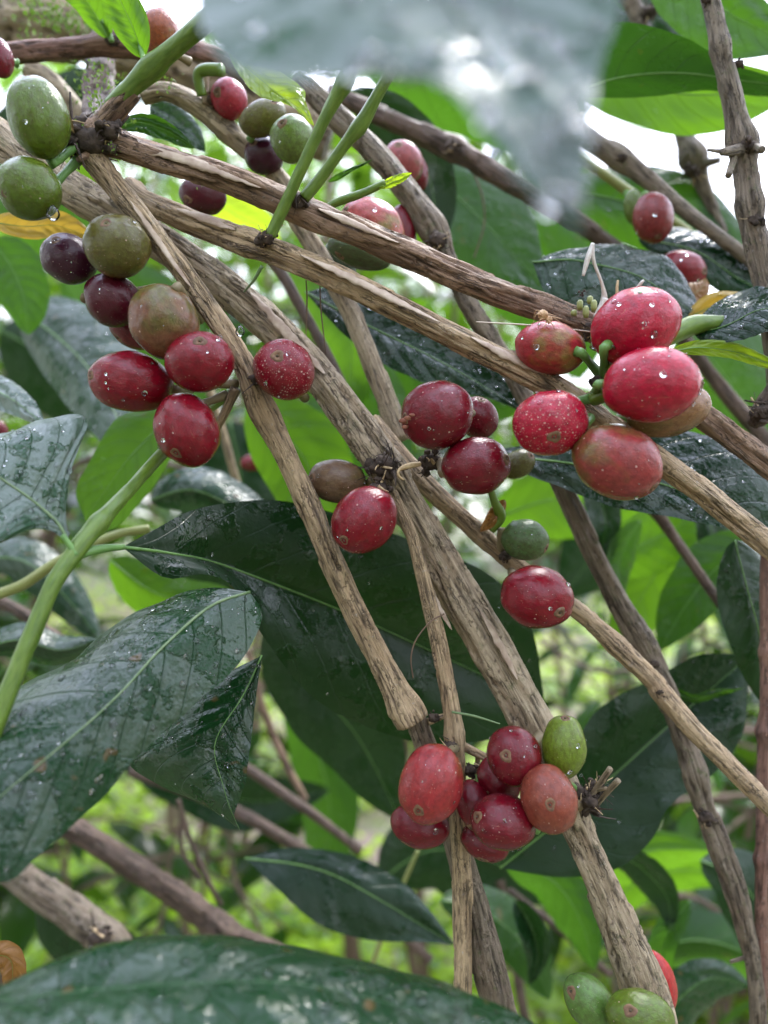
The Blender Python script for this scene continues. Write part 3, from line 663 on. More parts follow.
leaf_n = [0]
def leaf(label, mid, W=None, left=None, right=None, mat='lf_mid', dl=0, dr=0, curl=1.0, pucker=.35, wave=1.0, nd=0, rib='rib_g', pet=None, ripple=9, nu=13, nv=56, ribw=.55, bite=None, name='coffee_leaf', cat='leaf', group='leaves of the coffee bush', drop_r=(.2, .8)):
    """mid: (x,y,depth) from base to tip. Either W half width in px, or left/right outlines [(x,y,depth)]"""
    leaf_n[0] += 1; rr = random.Random(leaf_n[0] * 5 + 1); sd = leaf_n[0] * 2.7
    t = thing(name, label, cat, P(*mid[0]), group)
    mp = [Vector(q) for q in crom([tuple(P(*m)) for m in mid], nv)]
    if W is not None:
        wl, wr = (W if isinstance(W, tuple) else (W, W))
        sm = crom(mid, nv)
        Ls, Rs = [], []
        mx = max((((i / nv) ** .62) * ((1 - i / nv) ** .8)) for i in range(nv + 1))
        for i in range(nv + 1):
            tt = i / nv
            a = sm[max(0, i - 1)]; b = sm[min(nv, i + 1)]
            dx, dy = b[0] - a[0], b[1] - a[1]; q = math.hypot(dx, dy) or 1
            px, py = dy / q, -dx / q                # left of travel on screen
            pr = (tt ** .62) * ((1 - tt) ** .8) / mx
            wv = 1 + .05 * noise.noise(Vector((tt * 7, sd, 0))) * wave
            wv2 = 1 + .05 * noise.noise(Vector((tt * 7, sd, 5))) * wave
            Ls.append(P(sm[i][0] + px * wl * pr * wv, sm[i][1] + py * wl * pr * wv, sm[i][2] + dl * pr))
            Rs.append(P(sm[i][0] - px * wr * pr * wv2, sm[i][1] - py * wr * pr * wv2, sm[i][2] + dr * pr))
    else:
        Ls = [Vector(q) for q in crom([tuple(P(*m)) for m in left], nv)]
        Rs = [Vector(q) for q in crom([tuple(P(*m)) for m in right], nv)]
    v = []; uv = []
    for i in range(nv + 1):
        tt = i / nv
        m, l, r = mp[i], Ls[i], Rs[i]
        tan = (mp[min(nv, i + 1)] - mp[max(0, i - 1)]).normalized()
        nor = (r - l).cross(tan)
        if nor.length < 1e-9: nor = Vector((0, -1, .3))
        nor.normalize()
        if nor.y > 0: nor = -nor
        env = math.sin(math.pi * min(1, max(0, tt))) ** .5
        for k in range(-nu, nu + 1):
            w = abs(k) / nu
            e = l if k < 0 else r
            half = (e - m).length
            p = m.lerp(e, w)
            b = half * .16 * curl * math.sin(math.pi * min(1, w * .95)) * env      # blades arch off the sunk midrib
            ph = tt * ripple - 1.7 * w ** 1.25 + (.43 if k > 0 else 0)
            b += pucker * .00055 * math.sin(2 * math.pi * (ph + .35 * noise.noise(Vector((tt * 4, sd, w))))) * min(1, w * 4) * (1 - w * .4) * env
            b += wave * .0012 * w * w * noise.noise(Vector((tt * 5.5, sd + (3 if k > 0 else 0), 0))) * env * min(2.5, half / .012)
            b += .0018 * env * noise.noise(Vector((tt * 3, w * 1.6 * (1 if k > 0 else -1), sd)))
            v.append(p + nor * b); uv.append((k / nu, tt, 0))
    wdt = 2 * nu + 1
    f = [(i * wdt + k, i * wdt + k + 1, (i + 1) * wdt + k + 1, (i + 1) * wdt + k) for i in range(nv) for k in range(2 * nu)]
    mesh_obj('blade', v, f, M[mat], t, attrs={'leafuv': ('FLOAT_VECTOR', uv)})
    L = sum((mp[i + 1] - mp[i]).length for i in range(nv))
    rb = []
    for i in range(0, nv + 1, 2):
        c = v[i * wdt + nu]; rb.append((c + Vector((0, -.00012, 0)), ribw * .0006 * (1 - .85 * i / nv) * min(1.3, L / .07)))
    mesh_obj('midrib', *tube(rb, 8), M[rib], t)
    if pet:
        pw = px_path(pet, 1.2)
        mesh_obj('petiole', *tube(pw, 12), M['rib_g'], t)
    if nd:
        def surf(rr):
            i = rr.randrange(2, nv - 2); k = rr.randrange(1, wdt - 2)
            a, b_, c_ = v[i * wdt + k], v[i * wdt + k + 1], v[(i + 1) * wdt + k]
            x, y = rr.random(), rr.random()
            nn = (b_ - a).cross(c_ - a)
            if nn.length < 1e-12: return None, None
            nn.normalize()
            if nn.y > 0: nn = -nn
            return a + (b_ - a) * x + (c_ - a) * y, nn
        drops(t, surf, nd, rr, *drop_r)
    return t

# big named leaves ---------------------------------------------------
leaf('large blurred wet leaf nearest the lens, pale with shine, hanging from the top edge',
     [(330, -160, 87.3), (400, -60, 77.7), (470, 40, 68.8), (530, 140, 62.2), (566, 210, 58.5), (575, 240, 57.7)],
     left=[(330, -160, 87.3), (520, -100, 79.9), (615, -20, 74), (603, 60, 68.1), (590, 130, 63.6), (584, 190, 59.9), (575, 240, 57.7)],
     right=[(330, -160, 87.3), (215, -60, 77), (196, 0, 71), (215, 55, 65.9), (265, 86, 62.9), (340, 84, 61.4), (430, 80, 61.4), (478, 125, 59.9), (525, 185, 58.5), (560, 218, 57.7), (575, 240, 57.7)],
     mat='lf_fore', curl=-.12, pucker=.5, nd=260, rib='rib_d', ribw=.5, drop_r=(.5, 1.3))
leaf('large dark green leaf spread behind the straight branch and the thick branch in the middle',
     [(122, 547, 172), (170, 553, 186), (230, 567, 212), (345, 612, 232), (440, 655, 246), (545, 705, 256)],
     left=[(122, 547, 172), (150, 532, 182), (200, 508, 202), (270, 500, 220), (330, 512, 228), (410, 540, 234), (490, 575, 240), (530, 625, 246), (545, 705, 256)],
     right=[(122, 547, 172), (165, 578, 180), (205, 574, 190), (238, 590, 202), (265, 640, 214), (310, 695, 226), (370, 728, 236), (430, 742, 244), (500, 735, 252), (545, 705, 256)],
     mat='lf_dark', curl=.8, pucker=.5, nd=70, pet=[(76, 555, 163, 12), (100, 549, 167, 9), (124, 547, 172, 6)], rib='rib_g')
leaf('big wet glossy leaf with shiny film patches, filling the left side below the green stem',
     [(250, 592, 180), (210, 606, 174), (165, 645, 164), (120, 692, 155), (60, 748, 146), (-10, 805, 138), (-70, 850, 132)],
     left=[(250, 592, 180), (262, 618, 178), (238, 665, 171), (190, 712, 162), (130, 765, 152), (85, 812, 145), (40, 860, 139), (0, 885, 135), (-70, 850, 132)],
     right=[(250, 592, 180), (205, 588, 186), (150, 606, 186), (100, 638, 182), (60, 666, 177), (20, 690, 170), (-30, 730, 160), (-90, 790, 144), (-70, 850, 132)],
     mat='lf_sheen', curl=.7, pucker=.7, nd=260, rib='rib_p', wave=1.6)
leaf('dark wet leaf with a curled tip, hanging directly below the big wet glossy leaf',
     [(262, 655, 200), (240, 700, 196), (215, 745, 192), (225, 790, 190), (240, 830, 190)],
     left=[(262, 655, 200), (255, 700, 196), (250, 745, 193), (246, 780, 191), (234, 815, 190), (240, 830, 190)],
     right=[(262, 655, 200), (215, 680, 200), (165, 725, 198), (128, 758, 196), (160, 785, 194), (205, 808, 192), (240, 830, 190)],
     mat='lf_sheen', curl=.5, nd=60, pucker=.5)
leaf('pale shining wet leaf at the left edge, joined to the green stem fork',
     [(70, 545, 162), (55, 520, 162), (25, 492, 160), (-5, 472, 158), (-60, 440, 156)],
     left=[(70, 545, 162), (52, 532, 160), (30, 530, 157), (0, 544, 152), (-40, 560, 148), (-60, 440, 156)],
     right=[(70, 545, 162), (66, 510, 164), (72, 465, 168), (86, 418, 176), (40, 422, 176), (0, 436, 172), (-40, 430, 166), (-60, 440, 156)],
     mat='lf_skysheen', curl=.5, pucker=.7, nd=160, rib='rib_p', ribw=1.5, pet=[(76, 556, 161, 8), (71, 547, 161, 7), (62, 535, 160.5, 5)])
leaf('blurred pale wet leaf reflecting the sky, left of the lowest cherries of the left cluster',
     [(20, 310, 345), (55, 335, 335), (90, 370, 318), (118, 420, 296), (130, 470, 282)], W=(50, 40), mat='lf_sheen', dl=16, dr=4, nd=90, curl=.5)
leaf('narrow pale wet leaf at the left edge above the shining one with light midrib',
     [(-30, 375, 250), (0, 392, 240), (25, 408, 232), (45, 425, 224)], W=15, mat='lf_skysheen', dl=8, curl=.4, nd=20)
leaf('flat bright green leaf behind the green stem, below the left cherry cluster',
     [(196, 395, 262), (160, 425, 258), (120, 470, 254), (85, 520, 250)],
     left=[(196, 395, 262), (150, 408, 262), (115, 420, 260), (90, 462, 256), (76, 492, 252), (85, 520, 250)],
     right=[(196, 395, 262), (190, 430, 256), (165, 470, 252), (140, 505, 250), (112, 530, 249), (85, 520, 250)],
     mat='lf_bright', curl=.3, pucker=.2)
leaf('bottom foreground leaf, blurred and wet, covering the bottom left edge',
     [(-60, 1010, 120), (100, 985, 122), (260, 985, 124), (420, 1010, 126), (580, 1060, 128)],
     left=[(-60, 1010, 120), (0, 988, 128), (90, 948, 134), (180, 934, 138), (270, 938, 140), (370, 962, 140), (450, 985, 138), (540, 1030, 134), (580, 1060, 128)],
     right=[(-60, 1010, 120), (0, 1060, 112), (150, 1090, 108), (350, 1100, 110), (500, 1090, 118), (580, 1060, 128)],
     mat='lf_sheen', curl=.6, pucker=.6, nd=120, drop_r=(.3, 1.0), rib='rib_d', ribw=.2)
leaf('large dark leaf with bluish shine right of the lower green cherry, behind the slanting sticks',
     [(500, 868, 262), (560, 820, 262), (620, 770, 264), (680, 715, 268), (750, 655, 272)],
     left=[(500, 868, 262), (520, 840, 260), (555, 800, 258), (575, 745, 260), (600, 708, 262), (650, 680, 264), (700, 655, 268), (750, 655, 272)],
     right=[(500, 868, 262), (560, 876, 258), (615, 868, 254), (650, 840, 254), (670, 805, 256), (715, 775, 260), (742, 735, 264), (748, 690, 268), (750, 655, 272)],
     mat='lf_dark', curl=.5, nd=30)
leaf('curved green leaf stalk arching over the large dark leaf on the right',
     [(660, 684, 268), (690, 698, 262), (715, 694, 258), (744, 688, 256)], W=5, mat='lf_mid', curl=.2)
leaf('dark upright leaf at the right edge above the reddish jointed stem',
     [(735, 540, 242), (748, 600, 240), (762, 660, 240), (775, 715, 242)], W=(34, 30), mat='lf_dark', dl=10, nd=15)
leaf('dark wet crinkled leaf directly behind the two biggest pink cherries',
     [(532, 262, 232), (580, 262, 230), (640, 278, 228), (700, 318, 226)],
     left=[(532, 262, 232), (565, 250, 236), (610, 246, 238), (660, 258, 236), (690, 284, 232), (700, 318, 226)],
     right=[(532, 262, 232), (548, 295, 228), (590, 318, 226), (640, 330, 224), (680, 332, 224), (700, 318, 226)],
     mat='lf_wet', curl=.6, nd=70, pucker=.6, wave=2)
leaf('dark wet leaf under the two maroon cherries hanging at the upper right',
     [(638, 238, 268), (690, 250, 264), (740, 278, 260), (800, 310, 256)], W=(22, 22), mat='lf_wet', dl=8, nd=50, pucker=.5)
leaf('broad dark leaf behind the maroon cherries at the upper right, next to the sky gap',
     [(560, 190, 300), (620, 200, 300), (690, 225, 298), (770, 300, 294)], W=(38, 44), mat='lf_mid', dl=8, nd=20)
leaf('small dark glossy leaf at the right edge just right of the pink cherries',
     [(694, 334, 205), (725, 325, 202), (765, 312, 198), (820, 300, 195)], W=(26, 20), mat='lf_wet', dl=10, dr=-4, nd=24, curl=.5)
leaf('narrow yellow-green leaf folded along the side shoot, right of the pink cherries',
     [(668, 352, 198), (700, 348, 199), (735, 352, 200), (790, 372, 202)], W=(9, 8), mat='lf_lime', curl=.4)
leaf('yellowish old leaf behind the right-hand side shoot',
     [(688, 318, 226), (715, 306, 226), (745, 306, 226), (780, 316, 226)], W=(14, 10), mat='lf_yellow', curl=.4)
leaf('dull folded olive leaf scrap above the side shoot',
     [(682, 318, 232), (690, 300, 232), (702, 288, 233), (706, 278, 234)], W=(14, 12), mat='lf_brown', dl=6)
leaf('large mid green leaf hanging behind the top centre, under the blurred foreground leaf',
     [(405, 150, 330), (450, 190, 326), (500, 240, 322), (548, 292, 318)],
     left=[(405, 150, 330), (450, 142, 336), (500, 170, 336), (532, 215, 332), (548, 292, 318)],
     right=[(405, 150, 330), (410, 205, 322), (430, 255, 318), (480, 288, 314), (520, 300, 314), (548, 292, 318)],
     mat='lf_mid', curl=.3, nd=0, pucker=.3)
leaf('broad green leaf across the upper right, between the foreground leaf and the pegged stick',
     [(560, 96, 240), (620, 78, 240), (690, 72, 240), (760, 82, 240), (830, 92, 240)],
     left=[(560, 96, 240), (585, 40, 236), (620, 22, 232), (680, 35, 232), (740, 68, 236), (830, 92, 240)],
     right=[(560, 96, 240), (610, 98, 246), (660, 96, 246), (710, 92, 246), (770, 96, 244), (830, 92, 240)],
     mat='lf_deep', curl=.2, pucker=.3)
leaf('bright backlit leaf above the sky gap at the upper right',
     [(560, 70, 270), (640, 85, 270), (710, 95, 270), (800, 85, 270)], W=(40, 42), mat='lf_bright', curl=.2)
leaf('rusty-spotted green leaf in the top right corner behind the peg-like stick',
     [(650, -40, 262), (700, -5, 262), (740, 20, 262), (800, 45, 262)], W=(36, 46), mat='lf_mid', curl=.3)
leaf('deep green leaf at the top between the foreground leaf and the top right corner',
     [(560, -40, 330), (610, 0, 330), (650, 30, 330), (690, 80, 330)], W=(30, 40), mat='lf_dark', curl=.3)
leaf('dark droplet-covered leaf between the tan branch and the thick branch',
     [(305, 292, 244), (370, 325, 242), (440, 362, 240), (530, 415, 238)],
     left=[(305, 292, 244), (340, 288, 248), (400, 312, 248), (460, 340, 246), (500, 365, 244), (530, 415, 238)],
     right=[(305, 292, 244), (345, 335, 240), (390, 368, 238), (440, 388, 236), (490, 398, 236), (530, 415, 238)],
     mat='lf_wet', curl=.4, nd=150, pucker=.5)
leaf('dark droplet-covered leaf behind the right ends of the two tan branches',
     [(470, 455, 224), (560, 462, 222), (650, 480, 220), (720, 505, 218), (800, 545, 218)],
     left=[(470, 455, 224), (560, 440, 228), (650, 425, 230), (720, 440, 228), (770, 480, 224), (800, 545, 218)],
     right=[(470, 455, 224), (540, 480, 220), (610, 505, 218), (680, 520, 216), (740, 530, 216), (800, 545, 218)],
     mat='lf_wet', curl=.4, nd=150, pucker=.5)
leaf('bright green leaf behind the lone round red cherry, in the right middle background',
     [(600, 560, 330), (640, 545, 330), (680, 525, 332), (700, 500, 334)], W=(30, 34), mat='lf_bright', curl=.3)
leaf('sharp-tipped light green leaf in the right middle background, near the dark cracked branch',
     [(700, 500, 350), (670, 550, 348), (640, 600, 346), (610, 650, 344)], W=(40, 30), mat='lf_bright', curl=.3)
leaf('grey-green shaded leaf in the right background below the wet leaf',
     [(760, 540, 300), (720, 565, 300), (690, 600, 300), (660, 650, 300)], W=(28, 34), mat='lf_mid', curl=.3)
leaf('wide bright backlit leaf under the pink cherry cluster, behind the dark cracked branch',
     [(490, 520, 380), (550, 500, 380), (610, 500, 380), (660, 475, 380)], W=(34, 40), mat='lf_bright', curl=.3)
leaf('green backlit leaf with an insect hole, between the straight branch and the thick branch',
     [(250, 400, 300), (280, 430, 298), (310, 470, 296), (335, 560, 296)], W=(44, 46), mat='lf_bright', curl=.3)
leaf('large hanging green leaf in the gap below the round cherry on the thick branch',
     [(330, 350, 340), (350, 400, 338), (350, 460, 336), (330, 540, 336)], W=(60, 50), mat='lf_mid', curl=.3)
leaf('dark leaf with a lit lower half in the bottom centre background',
     [(245, 858, 300), (320, 870, 298), (380, 900, 296), (455, 945, 294)],
     left=[(245, 858, 300), (290, 848, 304), (350, 855, 304), (400, 880, 302), (430, 910, 298), (455, 945, 294)],
     right=[(245, 858, 300), (278, 890, 292), (320, 925, 290), (370, 940, 290), (420, 942, 292), (455, 945, 294)],
     mat='lf_dark', curl=.4, nd=10)
leaf('rounded dark green leaf at the left edge above the pale wet leaf',
     [(-10, 240, 300), (10, 265, 300), (25, 300, 300), (28, 335, 300)], W=(30, 28), mat='lf_mid', curl=.3)
leaf('small yellow-orange dying leaf behind the round green cherry at the left edge',
     [(-10, 222, 215), (30, 226, 216), (60, 226, 217), (96, 240, 218)], W=(17, 14), mat='lf_yellow', curl=.4)
leaf('fresh lime green leaf poking out from under the blurred foreground leaf',
     [(228, 50, 196), (258, 78, 194), (288, 100, 192), (314, 126, 190)], left=[(228, 50, 196), (265, 66, 196), (302, 84, 194), (306, 100, 192), (314, 126, 190)], right=[(228, 50, 196), (238, 76, 192), (262, 96, 190), (292, 108, 190), (314, 126, 190)],
     mat='lf_lime', curl=.3, ribw=.3)
leaf('young bright leaf with its stalk joining the thick green shoot, at the top left',
     [(143, 58, 186), (134, 30, 184), (120, 0, 182), (96, -50, 180)], W=(20, 18), mat='lf_bright', curl=.5, pet=[(144, 62, 184, 5), (141, 50, 185.5, 5), (137, 40, 185.5, 4)], ribw=.5)
leaf('young bright leaf at the top, left of the one joining the thickest green shoot',
     [(108, 38, 228), (96, 15, 226), (80, -5, 224), (40, -30, 222)], W=(14, 20), mat='lf_bright', curl=.5, pet=[(112, 42, 229, 5), (108, 30, 228, 5), (102, 20, 227, 4)])
leaf('small dark green leaf between the brown peeling branch and the lichen-grey stick',
     [(114, 128, 214), (140, 122, 214), (165, 130, 214), (195, 148, 214)], W=(9, 12), mat='lf_mid', curl=.4, nd=6)
leaf('wet bluish leaf glimpsed behind the grey lichen stick at the top left',
     [(150, 105, 250), (170, 120, 248), (190, 135, 246), (205, 152, 244)], W=(16, 14), mat='lf_sheen', nd=20)
leaf('folded dull grey-green leaf spike right of the two green shoots',
     [(328, 182, 205), (345, 174, 204), (360, 166, 203), (372, 160, 202)], W=(3.5, 3), mat='lf_mid', curl=.2, ribw=.2)
leaf('yellow tip leaf on the thin pale green twig', [(378, 188, 197), (390, 184, 196.5), (400, 179, 196), (412, 173, 195)], W=(6, 5), mat='lf_lime', ribw=.3)
leaf('small browning leaf edge in the bottom left corner', [(-15, 960, 190), (0, 955, 190), (12, 965, 190), (10, 1000, 190)], W=(16, 14), mat='lf_brown')
leaf('olive young leaf tip peeping below the central cherries',
     [(505, 500, 206), (497, 512, 205), (490, 522, 204), (480, 532, 203)], W=(7, 8), mat='lf_brown', ribw=.2)
# mid-distance leaves of the same bush, out of focus
mids = [
 ('small blurred dark leaf against the bright leaves right of the young green cherry', [(585, 470, 310), (600, 500, 310), (605, 530, 310), (598, 565, 310)], 17, 'lf_dark'),
 ('small blurred dark leaf against the bright leaves, just left of the brown knobbed stick', [(640, 520, 310), (625, 545, 310), (618, 575, 310), (622, 605, 310)], 14, 'lf_mid'),
 ('small blurred leaf hanging right of the brown knobbed stick', [(700, 500, 310), (712, 530, 310), (712, 560, 310), (700, 590, 310)], 16, 'lf_dark'),
 ('small blurred dark leaf low between the thick branch and the dark cracked branch', [(610, 850, 310), (640, 868, 310), (665, 895, 310), (672, 930, 310)], 17, 'lf_dark'),
 ('small blurred dark leaf beside the bottom end of the dark cracked branch', [(690, 900, 310), (672, 925, 310), (662, 950, 310), (668, 980, 310)], 15, 'lf_mid'),
 ('small blurred dark leaf right of the bottom ends of the paired centre sticks', [(515, 900, 310), (530, 925, 310), (538, 955, 310), (530, 985, 310)], 14, 'lf_dark'),
 ('blurred green leaf under the foreground leaf, above the dark brown stick', [(360, 50, 350), (430, 80, 350), (500, 110, 350), (570, 160, 350)], 42, 'lf_mid'),
 ('blurred dark leaf behind the two sticks crossing under the round green cherry', [(-20, 150, 420), (30, 130, 420), (90, 100, 420), (150, 90, 420)], 40, 'lf_dark'),
 ('blurred dark green leaf filling the gap behind the left cluster', [(0, 330, 520), (60, 360, 520), (140, 380, 520), (230, 350, 520)], 60, 'lf_dark'),
 ('blurred dark leaf low behind the slim upright stem', [(380, 880, 420), (430, 850, 420), (490, 860, 420), (560, 900, 420)], 46, 'lf_dark'),
 ('blurred dark leaf behind the straight branch and the large middle leaf', [(230, 420, 480), (240, 500, 480), (200, 560, 480), (120, 600, 480)], 50, 'lf_dark'),
 ('blurred dark leaf in shade behind the lone round cherry', [(560, 430, 480), (600, 480, 480), (600, 540, 480), (560, 600, 480)], 46, 'lf_dark'),
 ('blurred dark leaf in shade at the lower left, above the slanting stick', [(100, 740, 480), (160, 760, 480), (240, 800, 480), (330, 790, 480)], 34, 'lf_dark'),
 ('blurred green leaf left of the dark-red cherry pair at the left edge', [(0, 150, 380), (40, 200, 380), (90, 250, 380), (100, 330, 380)], 46, 'lf_mid'),
 ('blurred lime leaf in the gap under the brown peeling branch', [(200, 190, 320), (232, 212, 320), (262, 230, 322), (280, 262, 322)], 20, 'lf_lime'),
 ('blurred green leaf behind the brownish cherry of the left cluster', [(60, 280, 420), (110, 300, 420), (160, 340, 420), (200, 420, 420)], 50, 'lf_mid'),
 ('blurred green leaf beside the lichen-grey stick, between tan and thick branch', [(290, 240, 330), (330, 290, 330), (350, 340, 330), (350, 420, 330)], 34, 'lf_bright'),
 ('blurred light green leaf right of the lichen-grey stick', [(430, 300, 420), (400, 350, 420), (410, 400, 420), (440, 440, 420)], 34, 'lf_bright'),
 ('blurred green leaf below the droplet-covered leaf near the central cherries', [(390, 360, 350), (440, 390, 350), (490, 400, 350), (540, 380, 350)], 28, 'lf_mid'),
 ('blurred large leaf filling the background between the brown stick and the pink cherries', [(480, 190, 420), (520, 240, 420), (560, 300, 420), (580, 380, 420)], 62, 'lf_mid'),
 ('blurred leaf behind the upper sky gap, left of the maroon cherry', [(540, 150, 380), (560, 200, 380), (590, 250, 380), (640, 300, 380)], 34, 'lf_mid'),
 ('blurred dark leaf behind the right ends of the sticks at the right edge', [(680, 330, 360), (720, 370, 360), (750, 420, 360), (790, 500, 360)], 60, 'lf_mid'),
 ('blurred green leaf low on the right, under the large dark leaf', [(600, 920, 420), (640, 880, 420), (690, 870, 420), (740, 885, 420)], 22, 'lf_bright'),
 ('blurred yellow-green leaf beneath the large dark leaf at the lower right', [(560, 880, 360), (610, 865, 360), (660, 850, 360), (720, 850, 360)], 22, 'lf_bright'),
 ('blurred dark leaf at the right bottom corner', [(700, 860, 330), (740, 880, 330), (770, 930, 330), (790, 1000, 330)], 34, 'lf_dark'),
 ('blurred deep green leaf left of the bottom end of the thick branch', [(440, 900, 350), (480, 910, 350), (520, 940, 350), (550, 1000, 350)], 28, 'lf_mid'),
 ('blurred dark leaf between the two bottom centre sticks and the thick branch', [(505, 860, 330), (550, 880, 330), (580, 920, 330), (595, 970, 330)], 24, 'lf_mid'),
 ('blurred leaf under the large dark middle leaf, left of the pale tapering stick', [(270, 620, 330), (310, 680, 330), (360, 740, 330), (400, 820, 330)], 46, 'lf_dark'),
 ('blurred leaf hanging low on the left, above the rotten-tipped grey stick', [(40, 900, 360), (70, 930, 360), (110, 960, 360), (160, 1000, 360)], 36, 'lf_dark'),
 ('blurred wet leaf behind the straight branch, below its upper joint', [(150, 500, 300), (190, 490, 300), (230, 505, 300), (290, 540, 300)], 26, 'lf_sheen'),
 ('blurred bluish wet leaf at the left edge under the shining leaf', [(-20, 560, 330), (20, 560, 330), (60, 590, 330), (100, 640, 330)], 24, 'lf_sheen'),
 ('blurred wet leaf at the left edge behind the green stem', [(-20, 650, 260), (20, 640, 260), (60, 650, 262), (100, 640, 262)], 18, 'lf_sheen'),
 ('blurred green leaf behind the fork of the green stem', [(110, 560, 300), (150, 590, 300), (185, 600, 300), (230, 590, 300)], 26, 'lf_bright'),
 ('blurred mid green leaf at the lower right, under the dark cracked branch end', [(640, 960, 400), (690, 940, 400), (740, 950, 400), (800, 990, 400)], 30, 'lf_mid'),
 ('blurred bluish leaf in the bottom right, right of the red cherry', [(655, 1040, 300), (680, 1000, 300), (710, 980, 300), (750, 985, 300)], 26, 'lf_sheen'),
 ('blurred wet leaf between the green shoots and the blurred foreground leaf', [(350, 90, 300), (400, 130, 300), (430, 180, 300), (440, 250, 300)], 30, 'lf_dark'),
 ('blurred hanging leaf in the dark lower left background', [(290, 700, 520), (320, 760, 520), (330, 820, 520), (320, 900, 520)], 30, 'lf_mid'),
 ('blurred leaf above the bright ground, left of the bottom cherries', [(80, 700, 520), (140, 740, 520), (200, 770, 520), (260, 760, 520)], 28, 'lf_mid'),
]
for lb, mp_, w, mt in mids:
    leaf(lb, mp_, W=w, mat=mt, dl=R.uniform(-8, 16), dr=R.uniform(-8, 16), curl=.4, nu=8, nv=32, nd=0, pucker=.5)

